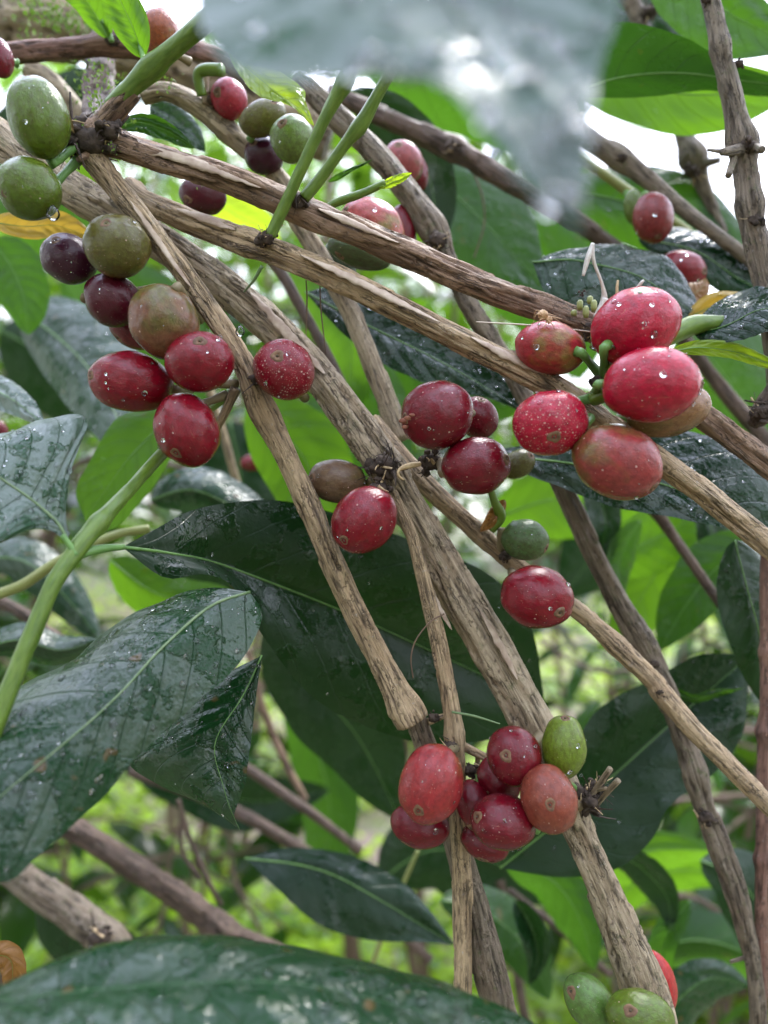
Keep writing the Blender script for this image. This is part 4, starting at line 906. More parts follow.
# ------------------------------------------------------------------ cherries
RED = (.21, .003, .013); PINK = (.42, .006, .032); MAR = (.075, .004, .013); DRED = (.15, .003, .011)
GRN = (.090, .150, .012); OLV = (.115, .110, .024); BRN = (.24, .09, .045); PUR = (.045, .007, .022); ORG = (.32, .08, .03); LGR = (.14, .21, .018); YEL = (.40, .33, .08)
def cherry(label, cx, cy, ra, rb, ang, d, nav, c1, c2, blush=.6, specks=.3, back=False, stalk=None, nd=10, group='coffee cherries on the branches', scar=True, hole=False):
    """(cx,cy) centre; ra, rb half axes in px at angle ang (deg, y down); nav = where the calyx scar is seen"""
    loc = P(cx, cy, d); s = d / F / 1000
    t = thing('coffee_cherry', label, 'cherry', loc, group)
    A = math.radians(ang)
    e1 = Vector((math.cos(A), 0, -math.sin(A))); e2 = Vector((math.sin(A), 0, math.cos(A))); e3 = Vector((0, 1, 0))
    a, b = ra * s, rb * s; c = (a + b) / 2 * .96 if a / b < 1.25 else b * 1.04
    def tow(u): return loc + e1 * (u.x * a) + e2 * (u.y * b) + e3 * (u.z * c)
    dx, dy = (nav[0] - cx), -(nav[1] - cy)         # y up
    n1 = (dx * e1.x + dy * e1.z) / ra; n2 = (dx * e2.x + dy * e2.z) / rb
    q = math.hypot(n1, n2)
    if q > .97: n1 *= .97 / q; n2 *= .97 / q; q = .97
    p = Vector((n1, n2, (1 if back else -1) * math.sqrt(1 - q * q)))
    t1 = p.orthogonal().normalized(); t2 = p.cross(t1)
    U, V = 48, 36; v = []; f = []; sph = []; pol = []
    seed = cx * .37 + cy * .11
    g1, g2 = R.uniform(0, 6.28), R.uniform(.01, .03)
    for j in range(V + 1):
        th = math.pi * j / V
        for i in range(U):
            ph = 2 * math.pi * i / U
            u = p * math.cos(th) + (t1 * math.cos(ph) + t2 * math.sin(ph)) * math.sin(th)
            k = 1 + .045 * noise.noise(u * 1.5 + Vector((seed, 0, 0))) + .008 * noise.noise(u * 4 + Vector((0, seed, 0)))
            k -= .028 * math.exp(-(th / .16) ** 2)                        # dimple round the scar
            k -= .03 * math.exp(-((math.pi - th) / .25) ** 2)             # and round the stalk
            k -= g2 * math.exp(-(math.sin(ph - g1) / .18) ** 2) * math.sin(th)     # faint seam between the two beans
            v.append(tow(u * k)); sph.append(tuple(u)); pol.append(math.cos(th))
    for j in range(V):
        for i in range(U):
            f.append((j * U + i, (j + 1) * U + i, (j + 1) * U + (i + 1) % U, j * U + (i + 1) % U))
    o = mesh_obj('skin', v, f, M['cherry'], t, attrs={'sph': ('FLOAT_VECTOR', sph), 'pole': ('FLOAT', pol)})
    o.color = (*c1, 1); o['under_colour'] = tuple(float(x) for x in c2); o['blush'] = float(blush); o['specks'] = float(specks if specks > .8 else specks * .2)
    rs = .00135 / ((a + b) / 2)
    g = Geo(); v = []; f = []
    prof = [(.30, .955), (.45, .985), (.65, 1.0), (.85, 1.002), (1.05, .992), (1.3, .965)]
    for (rr_, h) in prof:
        for i in range(18):
            an = 2 * math.pi * i / 18; wv = 1 + .12 * math.sin(an * 3 + seed) + .06 * math.sin(an * 5 + seed)
            u = (p + (t1 * math.cos(an) + t2 * math.sin(an)) * rs * rr_ * wv).normalized()
            v.append(tow(u * (h + .004)))
    v.append(tow(p * .968)); f += [(len(v) - 1, (i + 1) % 18, i) for i in range(18)]
    for j in range(len(prof) - 1):
        for i in range(18): f.append((j * 18 + i, j * 18 + (i + 1) % 18, (j + 1) * 18 + (i + 1) % 18, (j + 1) * 18 + i))
    g.add(v, f)
    sc = mesh_obj('calyx_scar', g.v, g.f, M['scar'], t)
    g = Geo(); lump(g, tow(p * .972), .0003, random.Random(int(cx + cy))); mesh_obj('scar_centre', g.v, g.f, M['scar_hole'], sc)
    # stalk
    b0 = tow(-p * .93); b1 = tow(-p * 1.12)
    end = P(*stalk) if stalk else tow(-p * 1.35)
    pts = [(Vector(q_), .0009 + .0004 * abs(i_ - 3) / 3) for i_, q_ in enumerate(crom([tuple(b0), tuple(b1), tuple(b1.lerp(end, .6)), tuple(end)], 6))]
    mesh_obj('stalk', *tube(pts, 10), M['rib_g'] if stalk is None or c1 in (GRN, LGR) or cx > 530 and cy < 500 else M['stem_woody'], t)
    if nd:
        def surf(rr):
            u = Vector((rr.gauss(0, 1), rr.gauss(0, 1), rr.gauss(0, 1))).normalized()
            if u.z > .3: u.z = -u.z
            w = tow(u * 1.0); n_ = (e1 * (u.x / a) + e2 * (u.y / b) + e3 * (u.z / c)).normalized()
            return w, n_
        drops(t, surf, int(nd * 1.0), random.Random(int(cx * 3 + cy)), .10, .75)
    return t

K = cherry
K('tall oval green cherry at the top left, above the round green one', 39, 118, 40, 29, 78, 176, (33, 82), GRN, LGR, .6, .1, stalk=(84, 140, 188))
K('round green cherry at the left edge with a water bead under it', 29, 189, 32, 30, 20, 176, (17, 203), GRN, OLV, .4, .1, stalk=(78, 160, 188))
K('dark purple cherry half hidden behind the olive cherry at the left', 69, 259, 28, 24, 20, 192, (65, 247), PUR, MAR, .7, .4, stalk=(100, 240, 203))
K('olive-brown round cherry above the left cluster, with a tan scar in its middle', 117, 246, 33, 31, 0, 183, (116, 233), OLV, (.30, .17, .06), .35, .35, stalk=(140, 225, 200))
K('maroon cherry under the olive-brown round one', 113, 300, 29, 26, 30, 190, (150, 300), MAR, PUR, .7, .25, back=True, stalk=(150, 290, 204))
K('dark red cherry mostly hidden between the maroon and the brown-green cherry', 132, 328, 26, 19, 40, 202, (120, 340), DRED, MAR, .7, .1, nd=0)
K('large brown-green cherry in the middle of the left cluster', 164, 322, 38, 34, 60, 181, (150, 352), (.20, .08, .04), OLV, .25, .2, back=True, stalk=(200, 320, 198))
K('long red cherry lying on its side at the lower left of the left cluster', 131, 382, 42, 30, 8, 184, (96, 378), RED, MAR, .8, .2, stalk=(190, 390, 198))
K('red cherry with its scar on top, right side of the left cluster', 200, 362, 34, 30, -8, 178, (206, 346), RED, (.5, .08, .05), .8, .45, stalk=(236, 384, 192))
K('crimson egg-shaped cherry at the bottom of the left cluster', 187, 430, 38, 32, 68, 180, (182, 455), RED, MAR, .7, .2, stalk=(226, 395, 192))
K('single round red cherry sitting on the thick branch, freckled pale round its scar', 284, 370, 31, 30, 40, 184, (281, 361), RED, MAR, .8, .9, stalk=(305, 398, 203))
K('brownish olive cherry tucked behind the straight branch, left of the central joint', 337, 481, 30, 22, 5, 202, (312, 478), (.16, .10, .055), OLV, .3, .2, stalk=(374, 478, 200))
K('crimson cherry hanging left of the central joint under dry black scales', 364, 520, 36, 31, -50, 187, (345, 540), RED, DRED, .8, .35, stalk=(378, 494, 195))
K('red cherry with a torn buff patch on its left, top of the central trio', 437, 415, 37, 34, -20, 186, (404, 420), DRED, (.35, .12, .06), .6, .35, stalk=(440, 446, 200))
K('partly hidden red cherry between the other two of the central trio', 478, 418, 22, 20, 60, 199, (480, 400), DRED, MAR, .8, .5, nd=0)
K('glossy crimson cherry at the lower right of the central trio', 476, 466, 35, 29, -5, 187, (505, 460), DRED, RED, .7, .4, stalk=(440, 462, 200))
K('yellow-olive cherry peeping out behind the glossy crimson one', 518, 464, 18, 14, -30, 210, (530, 456), OLV, YEL, .5, .1, nd=0)
K('pink and green small cherry under the tan spider, left of the pink pair', 551, 348, 36, 26, 12, 186, (530, 340), (.38, .03, .04), (.24, .17, .04), .42, .15, back=True, stalk=(598, 372, 190))
K('upper cherry of the big pink pair, wet and egg-shaped', 635, 327, 45, 38, -24, 180, (668, 305), PINK, RED, .8, .25, back=True, nd=40, stalk=(604, 378, 188))
K('lower and largest cherry of the big pink pair, with a scar at its right end', 652, 385, 49, 37, -4, 170, (696, 388), PINK, RED, .9, .2, nd=50, stalk=(596, 392, 184))
K('pale-spotted red cherry below the small pink and green one', 550, 423, 38, 33, -10, 176, (548, 440), PINK, RED, .8, 1.0, nd=20, stalk=(592, 398, 186))
K('brownish red cherry with a green shoulder, lowest of the right cluster', 617, 462, 46, 37, 25, 174, (650, 488), (.31, .045, .045), (.17, .12, .03), .26, .3, nd=14, stalk=(590, 418, 186))
K('tan-green cherry wedged behind the largest pink one', 668, 410, 42, 27, -12, 188, (700, 405), (.25, .13, .055), OLV, .2, .2, nd=4)
K('lone round red cherry on the thin stick right of the thick branch', 537, 597, 37, 31, 12, 193, (555, 610), RED, DRED, .9, .5, stalk=(512, 572, 211))
K('small green cherry above the lone round red one', 525, 540, 24, 21, 10, 204, (545, 548), (.08, .15, .05), GRN, .5, .1, stalk=(500, 552, 212), nd=4)
K('orange-red cherry with a dark dot scar, left of the bottom cluster', 431, 784, 40, 32, 105, 180, (417, 801), (.31, .028, .03), (.26, .09, .03), .35, .4, stalk=(455, 748, 194))
K('dark red cherry hidden below the orange-red one', 420, 825, 30, 22, 15, 194, (405, 840), DRED, RED, .8, .2, stalk=(455, 790, 200), nd=4)
K('dark crimson cherry at the top of the bottom cluster', 514, 756, 30, 27, 70, 182, (502, 748), DRED, MAR, .7, .3, nd=20, stalk=(540, 735, 196))
K('dark cherry half covered by the top one of the bottom cluster', 499, 780, 25, 20, 50, 192, (490, 790), DRED, MAR, .7, .2, nd=4)
K('dark upright cherry at the left of the bottom cluster, behind the freckled one', 475, 806, 27, 18, 70, 190, (470, 825), DRED, MAR, .7, .2, nd=4)
K('lowest dark red cherry of the bottom cluster, under the freckled one', 485, 842, 25, 18, 20, 192, (480, 855), DRED, MAR, .7, .3, nd=8)
K('dark freckled cherry lying in the middle of the bottom cluster', 503, 822, 33, 27, 5, 179, (475, 812), DRED, MAR, .8, .6, nd=16)
K('upright light green cherry on the right of the bottom cluster', 564, 747, 32, 22, 92, 183, (564, 716), LGR, GRN, .6, .15, nd=6, stalk=(575, 790, 198))
K('orange-brown cherry with a round scar facing out, right of the bottom cluster', 549, 799, 35, 28, 72, 176, (544, 794), (.25, .055, .032), (.22, .095, .04), .5, .4, nd=8, stalk=(580, 805, 196))
K('dark green cherry at the bottom edge, left of the lighter one', 590, 1003, 32, 22, 50, 186, (568, 985), (.10, .20, .04), GRN, .6, .2, nd=6)
K('light green cherry lying at the bottom edge under the thick branch', 640, 1016, 34, 24, 8, 178, (625, 1000), GRN, LGR, .6, .2, nd=6)
K('red cherry seen edge-on behind the bottom end of the thick branch', 658, 982, 31, 17, 75, 212, (662, 1000), (.48, .03, .03), RED, .8, .1, nd=2)
K('orange-topped cherry behind the thick green shoot at the top left', 160, 32, 22, 19, 90, 205, (150, 20), ORG, (.25, .22, .06), .4, .3, nd=4, stalk=(190, 62, 212))
K('red cherry cut by the left edge of the picture near the top', 0, 58, 20, 13, 80, 215, (-8, 60), DRED, MAR, .8, .2, nd=0)
K('small shaded red cherry above the grey lichen stick at the top left', 229, 99, 20, 18, 60, 222, (220, 100), (.34, .02, .04), DRED, .7, .3, nd=0)
K('olive oval cherry at the top, left of the round green one', 263, 118, 25, 17, -25, 215, (275, 108), OLV, GRN, .4, .3, nd=4)
K('round green cherry at the top with a dark dot, beside the left green shoot', 292, 139, 22, 23, 0, 208, (284, 132), (.14, .22, .05), GRN, .6, .1, nd=4)
K('dark purple cherry under the round green one at the top', 264, 156, 20, 18, 0, 224, (255, 150), PUR, MAR, .7, .2, nd=0)
K('deep maroon cherry showing below the brown peeling branch at the top left', 203, 196, 24, 18, 10, 222, (190, 205), MAR, DRED, .6, .1, nd=0)
K('dull pink cherry behind the long dark-cracked branch near the top', 403, 163, 22, 20, 60, 255, (398, 152), (.32, .07, .07), OLV, .3, .3, nd=0)
K('dark red cherry just behind the dull pink one near the top', 414, 172, 20, 14, 70, 268, (420, 170), DRED, MAR, .7, .1, nd=0)
K('pink cherry with green lower half, above the brown peeling branch in the centre top', 372, 228, 34, 27, 28, 216, (345, 215), (.46, .08, .08), (.25, .22, .07), .18, .4, nd=8)
K('dark red cherry behind the pink and green one in the centre top', 404, 230, 26, 12, 80, 236, (400, 240), DRED, MAR, .7, .1, nd=0)
K('dark olive cherry hanging below the brown peeling branch in the centre top', 360, 252, 34, 16, 18, 212, (340, 258), (.07, .11, .04), GRN, .5, .1, nd=0)
K('dark green young cherry right of the lichen-grey stick', 340, 262, 22, 13, 60, 232, (350, 275), (.05, .10, .05), GRN, .5, .1, nd=0)
K('upright maroon cherry against the green at the upper right', 653, 218, 25, 20, 85, 248, (656, 240), (.22, .03, .03), MAR, .7, .15, nd=8)
K('green cherry partly behind the upright maroon one', 635, 208, 18, 11, 80, 258, (640, 222), GRN, OLV, .6, .1, nd=0)
K('maroon cherry with a wet highlight below the upright one at the upper right', 682, 270, 25, 18, 15, 250, (700, 275), (.24, .02, .03), DRED, .7, .15, nd=10)
K('blurred red cherry far behind the straight branch', 252, 463, 12, 8, 0, 400, (250, 465), RED, DRED, .9, 0, nd=0)
K('blurred red cherry at the left edge beside the narrow pale leaf', -2, 432, 12, 10, 90, 300, (0, 430), DRED, MAR, .9, 0, nd=0)
K('tiny blurred red cherry behind the large middle leaf', 240, 584, 10, 6, 20, 330, (240, 580), RED, DRED, .9, 0, nd=0)

_c = [o for o in bpy.data.objects if o.get('label', '').startswith('red cherry with a torn buff')][0]
g = Geo(); rr_ = random.Random(8)
for (x, y, d, q) in ((404, 421, 182.2, .0009), (408, 418, 180.6, .0007), (412, 415, 179.3, .0005), (405, 427, 181.8, .0006)): lump(g, P(x, y, d), q, rr_, (1.3, .35, .7))
mesh_obj('torn_patch', g.v, g.f, M['torn'], _c)
# ------------------------------------------------------------------ little things
def wire(name, label, cat, pts, mat, seg=6, part=None):
    t = thing(name, label, cat, P(*pts[0][:3]))
    mesh_obj(part or 'strand', *tube(px_path(pts, .5), seg), M[mat], t); return t
wire('tendril', 'thin brown curled tendril beside the slim stem in the lower centre', 'tendril', [(444, 614, 192, 1.6), (430, 622, 190, 1.6), (416, 640, 189, 1.6), (411, 658, 189, 1.5), (413, 678, 190, 1.4)], 'thread')
wire('hanging_thread', 'left one of two dark threads hanging under the tan branch', 'thread', [(306, 280, 196, 1.2), (307, 300, 198, 1.6), (306, 335, 200, 1.0)], 'thread')
wire('hanging_thread', 'right one of two dark threads hanging under the tan branch', 'thread', [(320, 286, 196, 1.2), (321, 310, 199, 1.5), (326, 355, 202, 1.0)], 'thread')
wire('dark_tendril', 'fine dark curved tendril in front of the large mid green leaf at the top', 'tendril', [(470, 165, 300, 1.6), (482, 195, 300, 1.6), (484, 225, 300, 1.5), (474, 258, 300, 1.4)], 'thread')
wire('silk_line', 'thin pale silk line stretched over the small pink and green cherry', 'thread', [(476, 322, 184, 1.2), (540, 326, 184, 1.6), (600, 333, 184, 1.2)], 'silk')
wire('dry_strand', 'pale green dry strand on the tan-topped joint over the thick branch', 'strand', [(262, 266, 192, 4), (254, 280, 194, 3.4), (244, 292, 197, 1.6)], 'rib_p')
wire('dry_strand', 'small yellowish strand above the dark crimson cherry of the bottom cluster', 'strand', [(452, 712, 193, 2.6), (474, 716, 191, 2.8), (500, 724, 190, 1.6)], 'rib_p')
wire('husk_scrap', 'pale hooked scrap of husk at the central joint', 'husk', [(420, 464, 190, 5), (408, 466, 188, 6), (399, 470, 187, 3.6), (399, 476, 187, 3), (404, 480, 187, 2)], 'husk')
# dried flower remains
t = thing('dried_flower', 'white dried flower strands standing behind the upper pink cherry', 'dried flower', P(600, 312, 190))
def ribbon(pts, mat, name):
    path = px_path(pts, .6); v = []; f = []
    for i, (c, r) in enumerate(path):
        tg = (path[min(i + 1, len(path) - 1)][0] - path[max(i - 1, 0)][0]).normalized()
        s_ = tg.cross(Vector((.25, 1, .1))).normalized(); n_ = tg.cross(s_)
        v += [c - s_ * r, c + n_ * r * .25, c + s_ * r, c - n_ * r * .25]
    for i in range(len(path) - 1):
        for k in range(4): f.append((i * 4 + k, i * 4 + (k + 1) % 4, (i + 1) * 4 + (k + 1) % 4, (i + 1) * 4 + k))
    f += [(3, 2, 1, 0), tuple((len(path) - 1) * 4 + k for k in range(4))]
    return mesh_obj(name, v, f, M[mat], t)
ribbon([(598, 318, 190, 10), (604, 300, 190, 7), (602, 284, 189, 3.4), (594, 262, 188, 3.6), (592, 246, 188, 5)], 'white_dry', 'style')
ribbon([(593, 243, 188, 4), (588, 258, 187, 5.6), (583, 276, 187, 3)], 'white_dry', 'petal')
ribbon([(592, 326, 188, 3), (600, 314, 188, 9), (606, 298, 188, 7)], 'white_dry', 'petal')
ribbon([(617, 296, 192, 3), (617, 288, 192, 3), (618, 280, 192, 2)], 'husk', 'filament')
ribbon([(636, 290, 188, 3), (641, 283, 187, 3.5), (644, 280, 187, 2)], 'white_dry', 'filament')
t = thing('bud_cluster', 'small cluster of green flower buds behind the upper pink cherry', 'buds', P(588, 305, 200))
for (x, y, d, h) in ((580, 300, 198, 10), (586, 306, 197, 12), (594, 300, 197, 12), (590, 296, 200, 8), (601, 308, 197, 8), (574, 310, 199, 6)):
    g = Geo(); g.add(*tube([(P(x, y + h * (1 - k), d), q * d / F / 1000) for k, q in ((0, 2.2), (.3, 3.2), (.8, 3.2), (1, 1.6))], 9)); mesh_obj('bud', g.v, g.f, M['stem_olive'], t)
g = Geo(); clump(g, P(583, 293, 196), .0018, random.Random(4), 6); mesh_obj('withered_bud', g.v, g.f, M['dark'], t)
# cherry stalks cluster in the right-hand group
for lb, pts in (('curved green fruit stalk between the small pink and green cherry and the pink pair', [(592, 396, 184, 8), (606, 386, 182, 11), (612, 370, 182, 10), (604, 352, 184, 9), (592, 345, 186, 8)]),
                ('stout green fruit stalk left of the largest pink cherry', [(592, 400, 183, 13), (608, 394, 180, 16), (626, 390, 176, 15)]),
                ('small hooked green stub beside the small shaded red cherry at the top left', [(202, 96, 218, 10), (198, 76, 216, 11), (205, 70, 215, 12), (222, 70, 213, 13)]),
                ('short green fruit stub under the central trio of cherries', [(488, 480, 200, 6), (494, 500, 202, 8), (500, 516, 205, 12), (490, 530, 206, 10)])):
    t = thing('fruit_stalk', lb, 'stalk', P(*pts[0][:3])); mesh_obj('stem', *tube(px_path(pts, .6), 14), M['stem'], t)
# spider
t = thing('spider', 'tiny tan spider on top of the small pink and green cherry', 'spider', P(545, 318, 180))
def ell(c, r, name, mat, par, sq=(1, 1, 1)):
    g = Geo(); lump(g, c, r, random.Random(3), sq); return mesh_obj(name, g.v, g.f, M[mat], par)
ell(P(543, 315, 180), .00115, 'abdomen', 'spider', t); ell(P(549, 320, 180), .0008, 'head', 'spider', t)
for i, (x1, y1, x2, y2) in enumerate(((537, 314, 533, 324), (540, 320, 538, 328), (546, 324, 543, 329), (552, 324, 555, 329), (553, 317, 562, 319), (550, 316, 560, 322), (537, 310, 533, 318), (548, 314, 556, 316))):
    mesh_obj('leg', *tube(px_path([(546, 318, 180, .9), (x1, y1, 178 + i % 3, .9), (x2, y2, 180 + i % 2, .5)], .3), 5), M['spider'], t)
# hanging water bead
for lb, x, y, d, r in (('clear water bead hanging below the round green cherry at the left edge', 53, 214, 172, 7), ('clear water bead hanging under the freckled cherry of the bottom cluster', 519, 848, 180, 3), ('clear water bead on the underside of the small dark olive cherry stalk', 240, 332, 184, 5)):
    t = thing('water_bead', lb, 'water drop', P(x, y, d)); g = Geo()
    s_ = d / F / 1000
    v, f = tube([(P(x, y + k * r, d), max(.02, q) * r * s_) for k, q in ((-1.2, .3), (-.8, .62), (-.4, .85), (0, .95), (.4, .85), (.75, .58), (.95, .25))], 16)
    mesh_obj('water', v, f, M['water'], t)
# moss on the top-left stems
g = Geo(); rr = random.Random(12)
def tuft(c, n, size):
    for _ in range(n):
        b = c + Vector((rr.gauss(0, 1), rr.gauss(0, .5), rr.gauss(0, 1))) * size * .8
        d = Vector((rr.gauss(0, 1), rr.uniform(-1.4, .2), rr.gauss(0, 1))).normalized(); s_ = d.orthogonal().normalized()
        l = size * rr.uniform(.25, .6); w = l * rr.uniform(.18, .4)
        v = [b, b + d * l * .5 + s_ * w + Vector((0, 0, .1 * l)), b + d * l, b + d * l * .5 - s_ * w]
        g.add(v, [(0, 1, 2), (0, 2, 3)])
for (x, y, d, n, s_) in ((60, 18, 268, 160, .004), (85, 25, 266, 160, .004), (108, 30, 262, 100, .004), (40, 12, 268, 90, .004), (120, 95, 205, 60, .002), (35, 40, 276, 30, .003), (95, 62, 250, 40, .004), (110, 85, 240, 40, .004), (80, 95, 250, 30, .004), (165, 86, 215, 30, .0025), (125, 118, 210, 30, .0025), (72, 58, 250, 30, .004), (98, 75, 216, 60, .003), (96, 100, 208, 50, .003), (86, 128, 186, 30, .002), (100, 118, 186, 20, .002), (25, 12, 276, 40, .004), (102, 72, 240, 30, .003), (195, 180, 205, 12, .0015), (110, 150, 184, 14, .0015)):
    tuft(P(x, y, d), n, s_)
o = mesh_obj('moss', g.v, g.f, M['moss']); o['kind'] = 'stuff'; o['label'] = 'ragged green moss growing on the stems in the top left corner'; o['category'] = 'moss'

# ------------------------------------------------------------------ background: ground, ground cover, shrubs, trees
def ground():
    m, nt, out = new_mat('leaf_litter')
    b = N(nt, 'ShaderNodeBsdfPrincipled'); oc = N(nt, 'ShaderNodeTexCoord')
    n1 = noise_n(nt, oc, 'Object', 22, 6, .7); n2 = noise_n(nt, oc, 'Object', 1.3, 4, .6)
    c = ramp(nt, n1, 0, [(.3, (.07, .05, .04)), (.5, (.22, .16, .13)), (.7, (.38, .29, .25))])
    c2 = mixc(nt, (ramp(nt, n2, 0, [(.45, 0.0), (.6, .8)]), 0), (c, 0), (.10, .2, .04))
    setin(nt, b, 'Base Color', c2); b.inputs['Roughness'].default_value = .7
    bu = N(nt, 'ShaderNodeBump'); bu.inputs['Distance'].default_value = .03; link(nt, n1, 0, bu, 'Height'); link(nt, bu, 0, b, 'Normal')
    link(nt, b, 0, out, 0)
    v = []; f = []; n = 60
    for j in range(n + 1):
        for i in range(n + 1):
            x = (i / n - .5) * 2; y = (j / n - .5) * 2
            X = math.copysign(abs(x) ** 2.2, x) * 200; Y = math.copysign(abs(y) ** 2.2, y) * 200 + 1
            v.append((X, Y, .05 * noise.noise(Vector((X * .5, Y * .5, 0))) - .03))
    for j in range(n):
        for i in range(n): f.append((j * (n + 1) + i, j * (n + 1) + i + 1, (j + 1) * (n + 1) + i + 1, (j + 1) * (n + 1) + i))
    o = mesh_obj('ground', v, f, m); o['kind'] = 'structure'
ground()

M['weed'] = bush_mat('weed_leaf', (.03, .10, .006), (.30, .46, .025), (.68, .90, .04), .48, .28)
M['coffee_bg'] = bush_mat('coffee_leaf_far', (.004, .016, .004), (.022, .07, .009), (.20, .42, .02), .32, .2)
M['tree_bg'] = bush_mat('tree_leaf', (.015, .04, .01), (.07, .15, .025), (.32, .58, .06), .4, .35)

def add_leaf(v, f, tone, c, d, up, L, W, tn, fold=.25, droop=.3, n=4):
    s = d.cross(up).normalized(); nn = s.cross(d).normalized(); b = len(v)
    prof = {2: [(0, 0), (.5, 1), (1, 0)], 4: [(0, 0), (.22, .75), (.5, 1), (.78, .62), (1, 0)], 3: [(0, 0), (.35, .95), (.7, .75), (1, 0)]}[n]
    for (t, w) in prof:
        m = c + d * L * t - Vector((0, 0, 1)) * droop * L * t * t
        v += [m - s * W * w + nn * W * w * fold, m, m + s * W * w + nn * W * w * fold]; tone += [tn] * 3
    for i in range(n):
        q = b + i * 3
        f += [(q, q + 1, q + 4, q + 3), (q + 1, q + 2, q + 5, q + 4)]

rr = random.Random(99)
v, f, tone = [], [], []
for _ in range(34000):
    y = 1.0 + 9 * rr.random() ** 1.7
    x = rr.uniform(-1, 1) * (.65 * y + .4)
    if noise.noise(Vector((x * 1.6, y * 1.6, 3))) < -.12 and rr.random() < .85: continue
    z = rr.random() ** 1.5 * .16
    a = rr.uniform(0, 6.28); d = Vector((math.cos(a), math.sin(a), rr.uniform(-.2, .5))).normalized()
    up = Vector((rr.gauss(0, .35), rr.gauss(0, .35) - .25, 1)).normalized()
    L = rr.uniform(.025, .06) * (1 + .05 * y)
    add_leaf(v, f, tone, Vector((x, y, z)), d, up, L, L * rr.uniform(.28, .45), rr.random(), .2, .3, 2)
o = mesh_obj('ground_cover', v, f, M['weed'], attrs={'tone': ('FLOAT', tone)}); o['kind'] = 'stuff'
o['label'] = 'bright green weeds covering the ground far below the branches'; o['category'] = 'ground cover'

def shrub(label, cx, cy, rad, z0, z1, n, seed, mat='coffee_bg', Ls=(.08, .15), name='coffee_shrub', cat='shrub', nst=5, wood='bark_dark', keep=None):
    rr = random.Random(seed); t = thing(name, label, cat, Vector((cx, cy, -.05)), 'shrubs of the plantation' if cat == 'shrub' else 'shade trees far behind')
    v, f, tone = [], [], []; wv = Geo()
    stems = []
    for s in range(nst):
        a = rr.uniform(0, 6.28); bx, by = cx + math.cos(a) * rad * .15, cy + math.sin(a) * rad * .15
        top = Vector((cx + math.cos(a) * rad * rr.uniform(.3, .85), cy + math.sin(a) * rad * rr.uniform(.3, .85), z1 * rr.uniform(.75, .98)))
        pts = [(bx, by, -.06), (bx + (top.x - bx) * .3 + rr.gauss(0, .03), by + (top.y - by) * .3, top.z * .4), tuple(top)]
        path = crom(pts, 14); stems.append(path)
        wv.add(*tube([(Vector(p), .011 * rad / .5 * (1 - .75 * i / 14)) for i, p in enumerate(path)], 8))
    # side twigs carrying the leaves in pairs
    cnt = 0; k = 0
    while cnt < n and k < n * 4:
        k += 1
        p = Vector(rr.choice(stems)[rr.randrange(4, 15)])
        a = rr.uniform(0, 6.28); e = rr.uniform(-.35, .35)
        d = Vector((math.cos(a), math.sin(a), e)).normalized()
        tl = rad * rr.uniform(.25, .75)
        if p.z < z0: continue
        wv.add(*tube([(p, .0028), (p + d * tl * .5, .0022), (p + d * tl - Vector((0, 0, tl * .15)), .0012)], 5))
        m = max(2, int(tl / .055))
        for i in range(m):
            q = p + d * tl * (i + 1) / m - Vector((0, 0, tl * .15 * ((i + 1) / m) ** 2))
            for sgn in (-1, 1):
                sd = Vector((-d.y, d.x, 0)) * sgn
                ld = (sd * rr.uniform(.6, 1) + d * rr.uniform(.2, .8) + Vector((0, 0, rr.uniform(-.5, .3)))).normalized()
                up = Vector((rr.gauss(0, .35), rr.gauss(0, .35), 1)).normalized()
                if keep and not keep(q): continue
                L = rr.uniform(*Ls)
                add_leaf(v, f, tone, q, ld, up, L, L * rr.uniform(.18, .24), rr.random(), .25, rr.uniform(.1, .5), 4); cnt += 1
    mesh_obj('stems', wv.v, wv.f, M[wood], t)
    mesh_obj('foliage', v, f, M[mat], t, attrs={'tone': ('FLOAT', tone)})
    return t
def gap(q):        # the shrubs leave the upper right open to the sky
    x = 384 + q.x / q.y * F; y = 512 - (q.z - CAMZ) / q.y * F
    return not (585 < x < 800 and 60 < y < 335)
shrub('leafy coffee shrub standing close behind on the left', -.62, 1.05, .42, .45, 1.9, 680, 1, Ls=(.05, .12))
shrub('leafy coffee shrub close behind the middle of the picture', .02, 1.25, .42, .5, 1.9, 620, 2, Ls=(.05, .12))
shrub('leafy coffee shrub behind on the right, beside the sky gap', .66, 1.35, .40, .25, 1.16, 440, 3)
shrub('small-leaved young shrub close behind the lower right of the picture', .30, .86, .26, .42, 1.0, 300, 21, Ls=(.03, .075), nst=5)
shrub('small-leaved young shrub close behind the lower left of the picture', -.30, 1.0, .26, .40, .84, 110, 22, Ls=(.03, .075), nst=5)
shrub('small-leaved shrub behind the left edge, under the pale wet leaf', -.50, .80, .20, .80, 1.25, 240, 23, Ls=(.03, .08), nst=5)
shrub('coffee shrub in the second row left of the middle', -.45, 2.0, .6, 1.0, 2.6, 330, 4, Ls=(.05, .11))
shrub('coffee shrub in the second row right of the middle, lower than its neighbours', .65, 2.4, .6, .75, 1.35, 420, 5, Ls=(.05, .11))
shrub('tall coffee shrub in the back row at the far left', -1.6, 2.7, .8, .7, 3.0, 340, 6)
shrub('tall coffee shrub in the back row at the middle', .0, 3.2, .75, 1.2, 3.2, 200, 7)
for i, (lb, x, y, rd, z1) in enumerate((('broad shade tree far behind on the left', -3.5, 7.5, 2.2, 6.5), ('broad shade tree far behind the middle', .0, 9.0, 2.2, 5.5), ('low rounded tree far behind on the right', 3.6, 10.5, 2.0, 3.0))):
    shrub(lb, x, y, rd, 1.0, z1, 1600, 40 + i, 'tree_bg', (.14, .26), 'shade_tree', 'tree', 7)

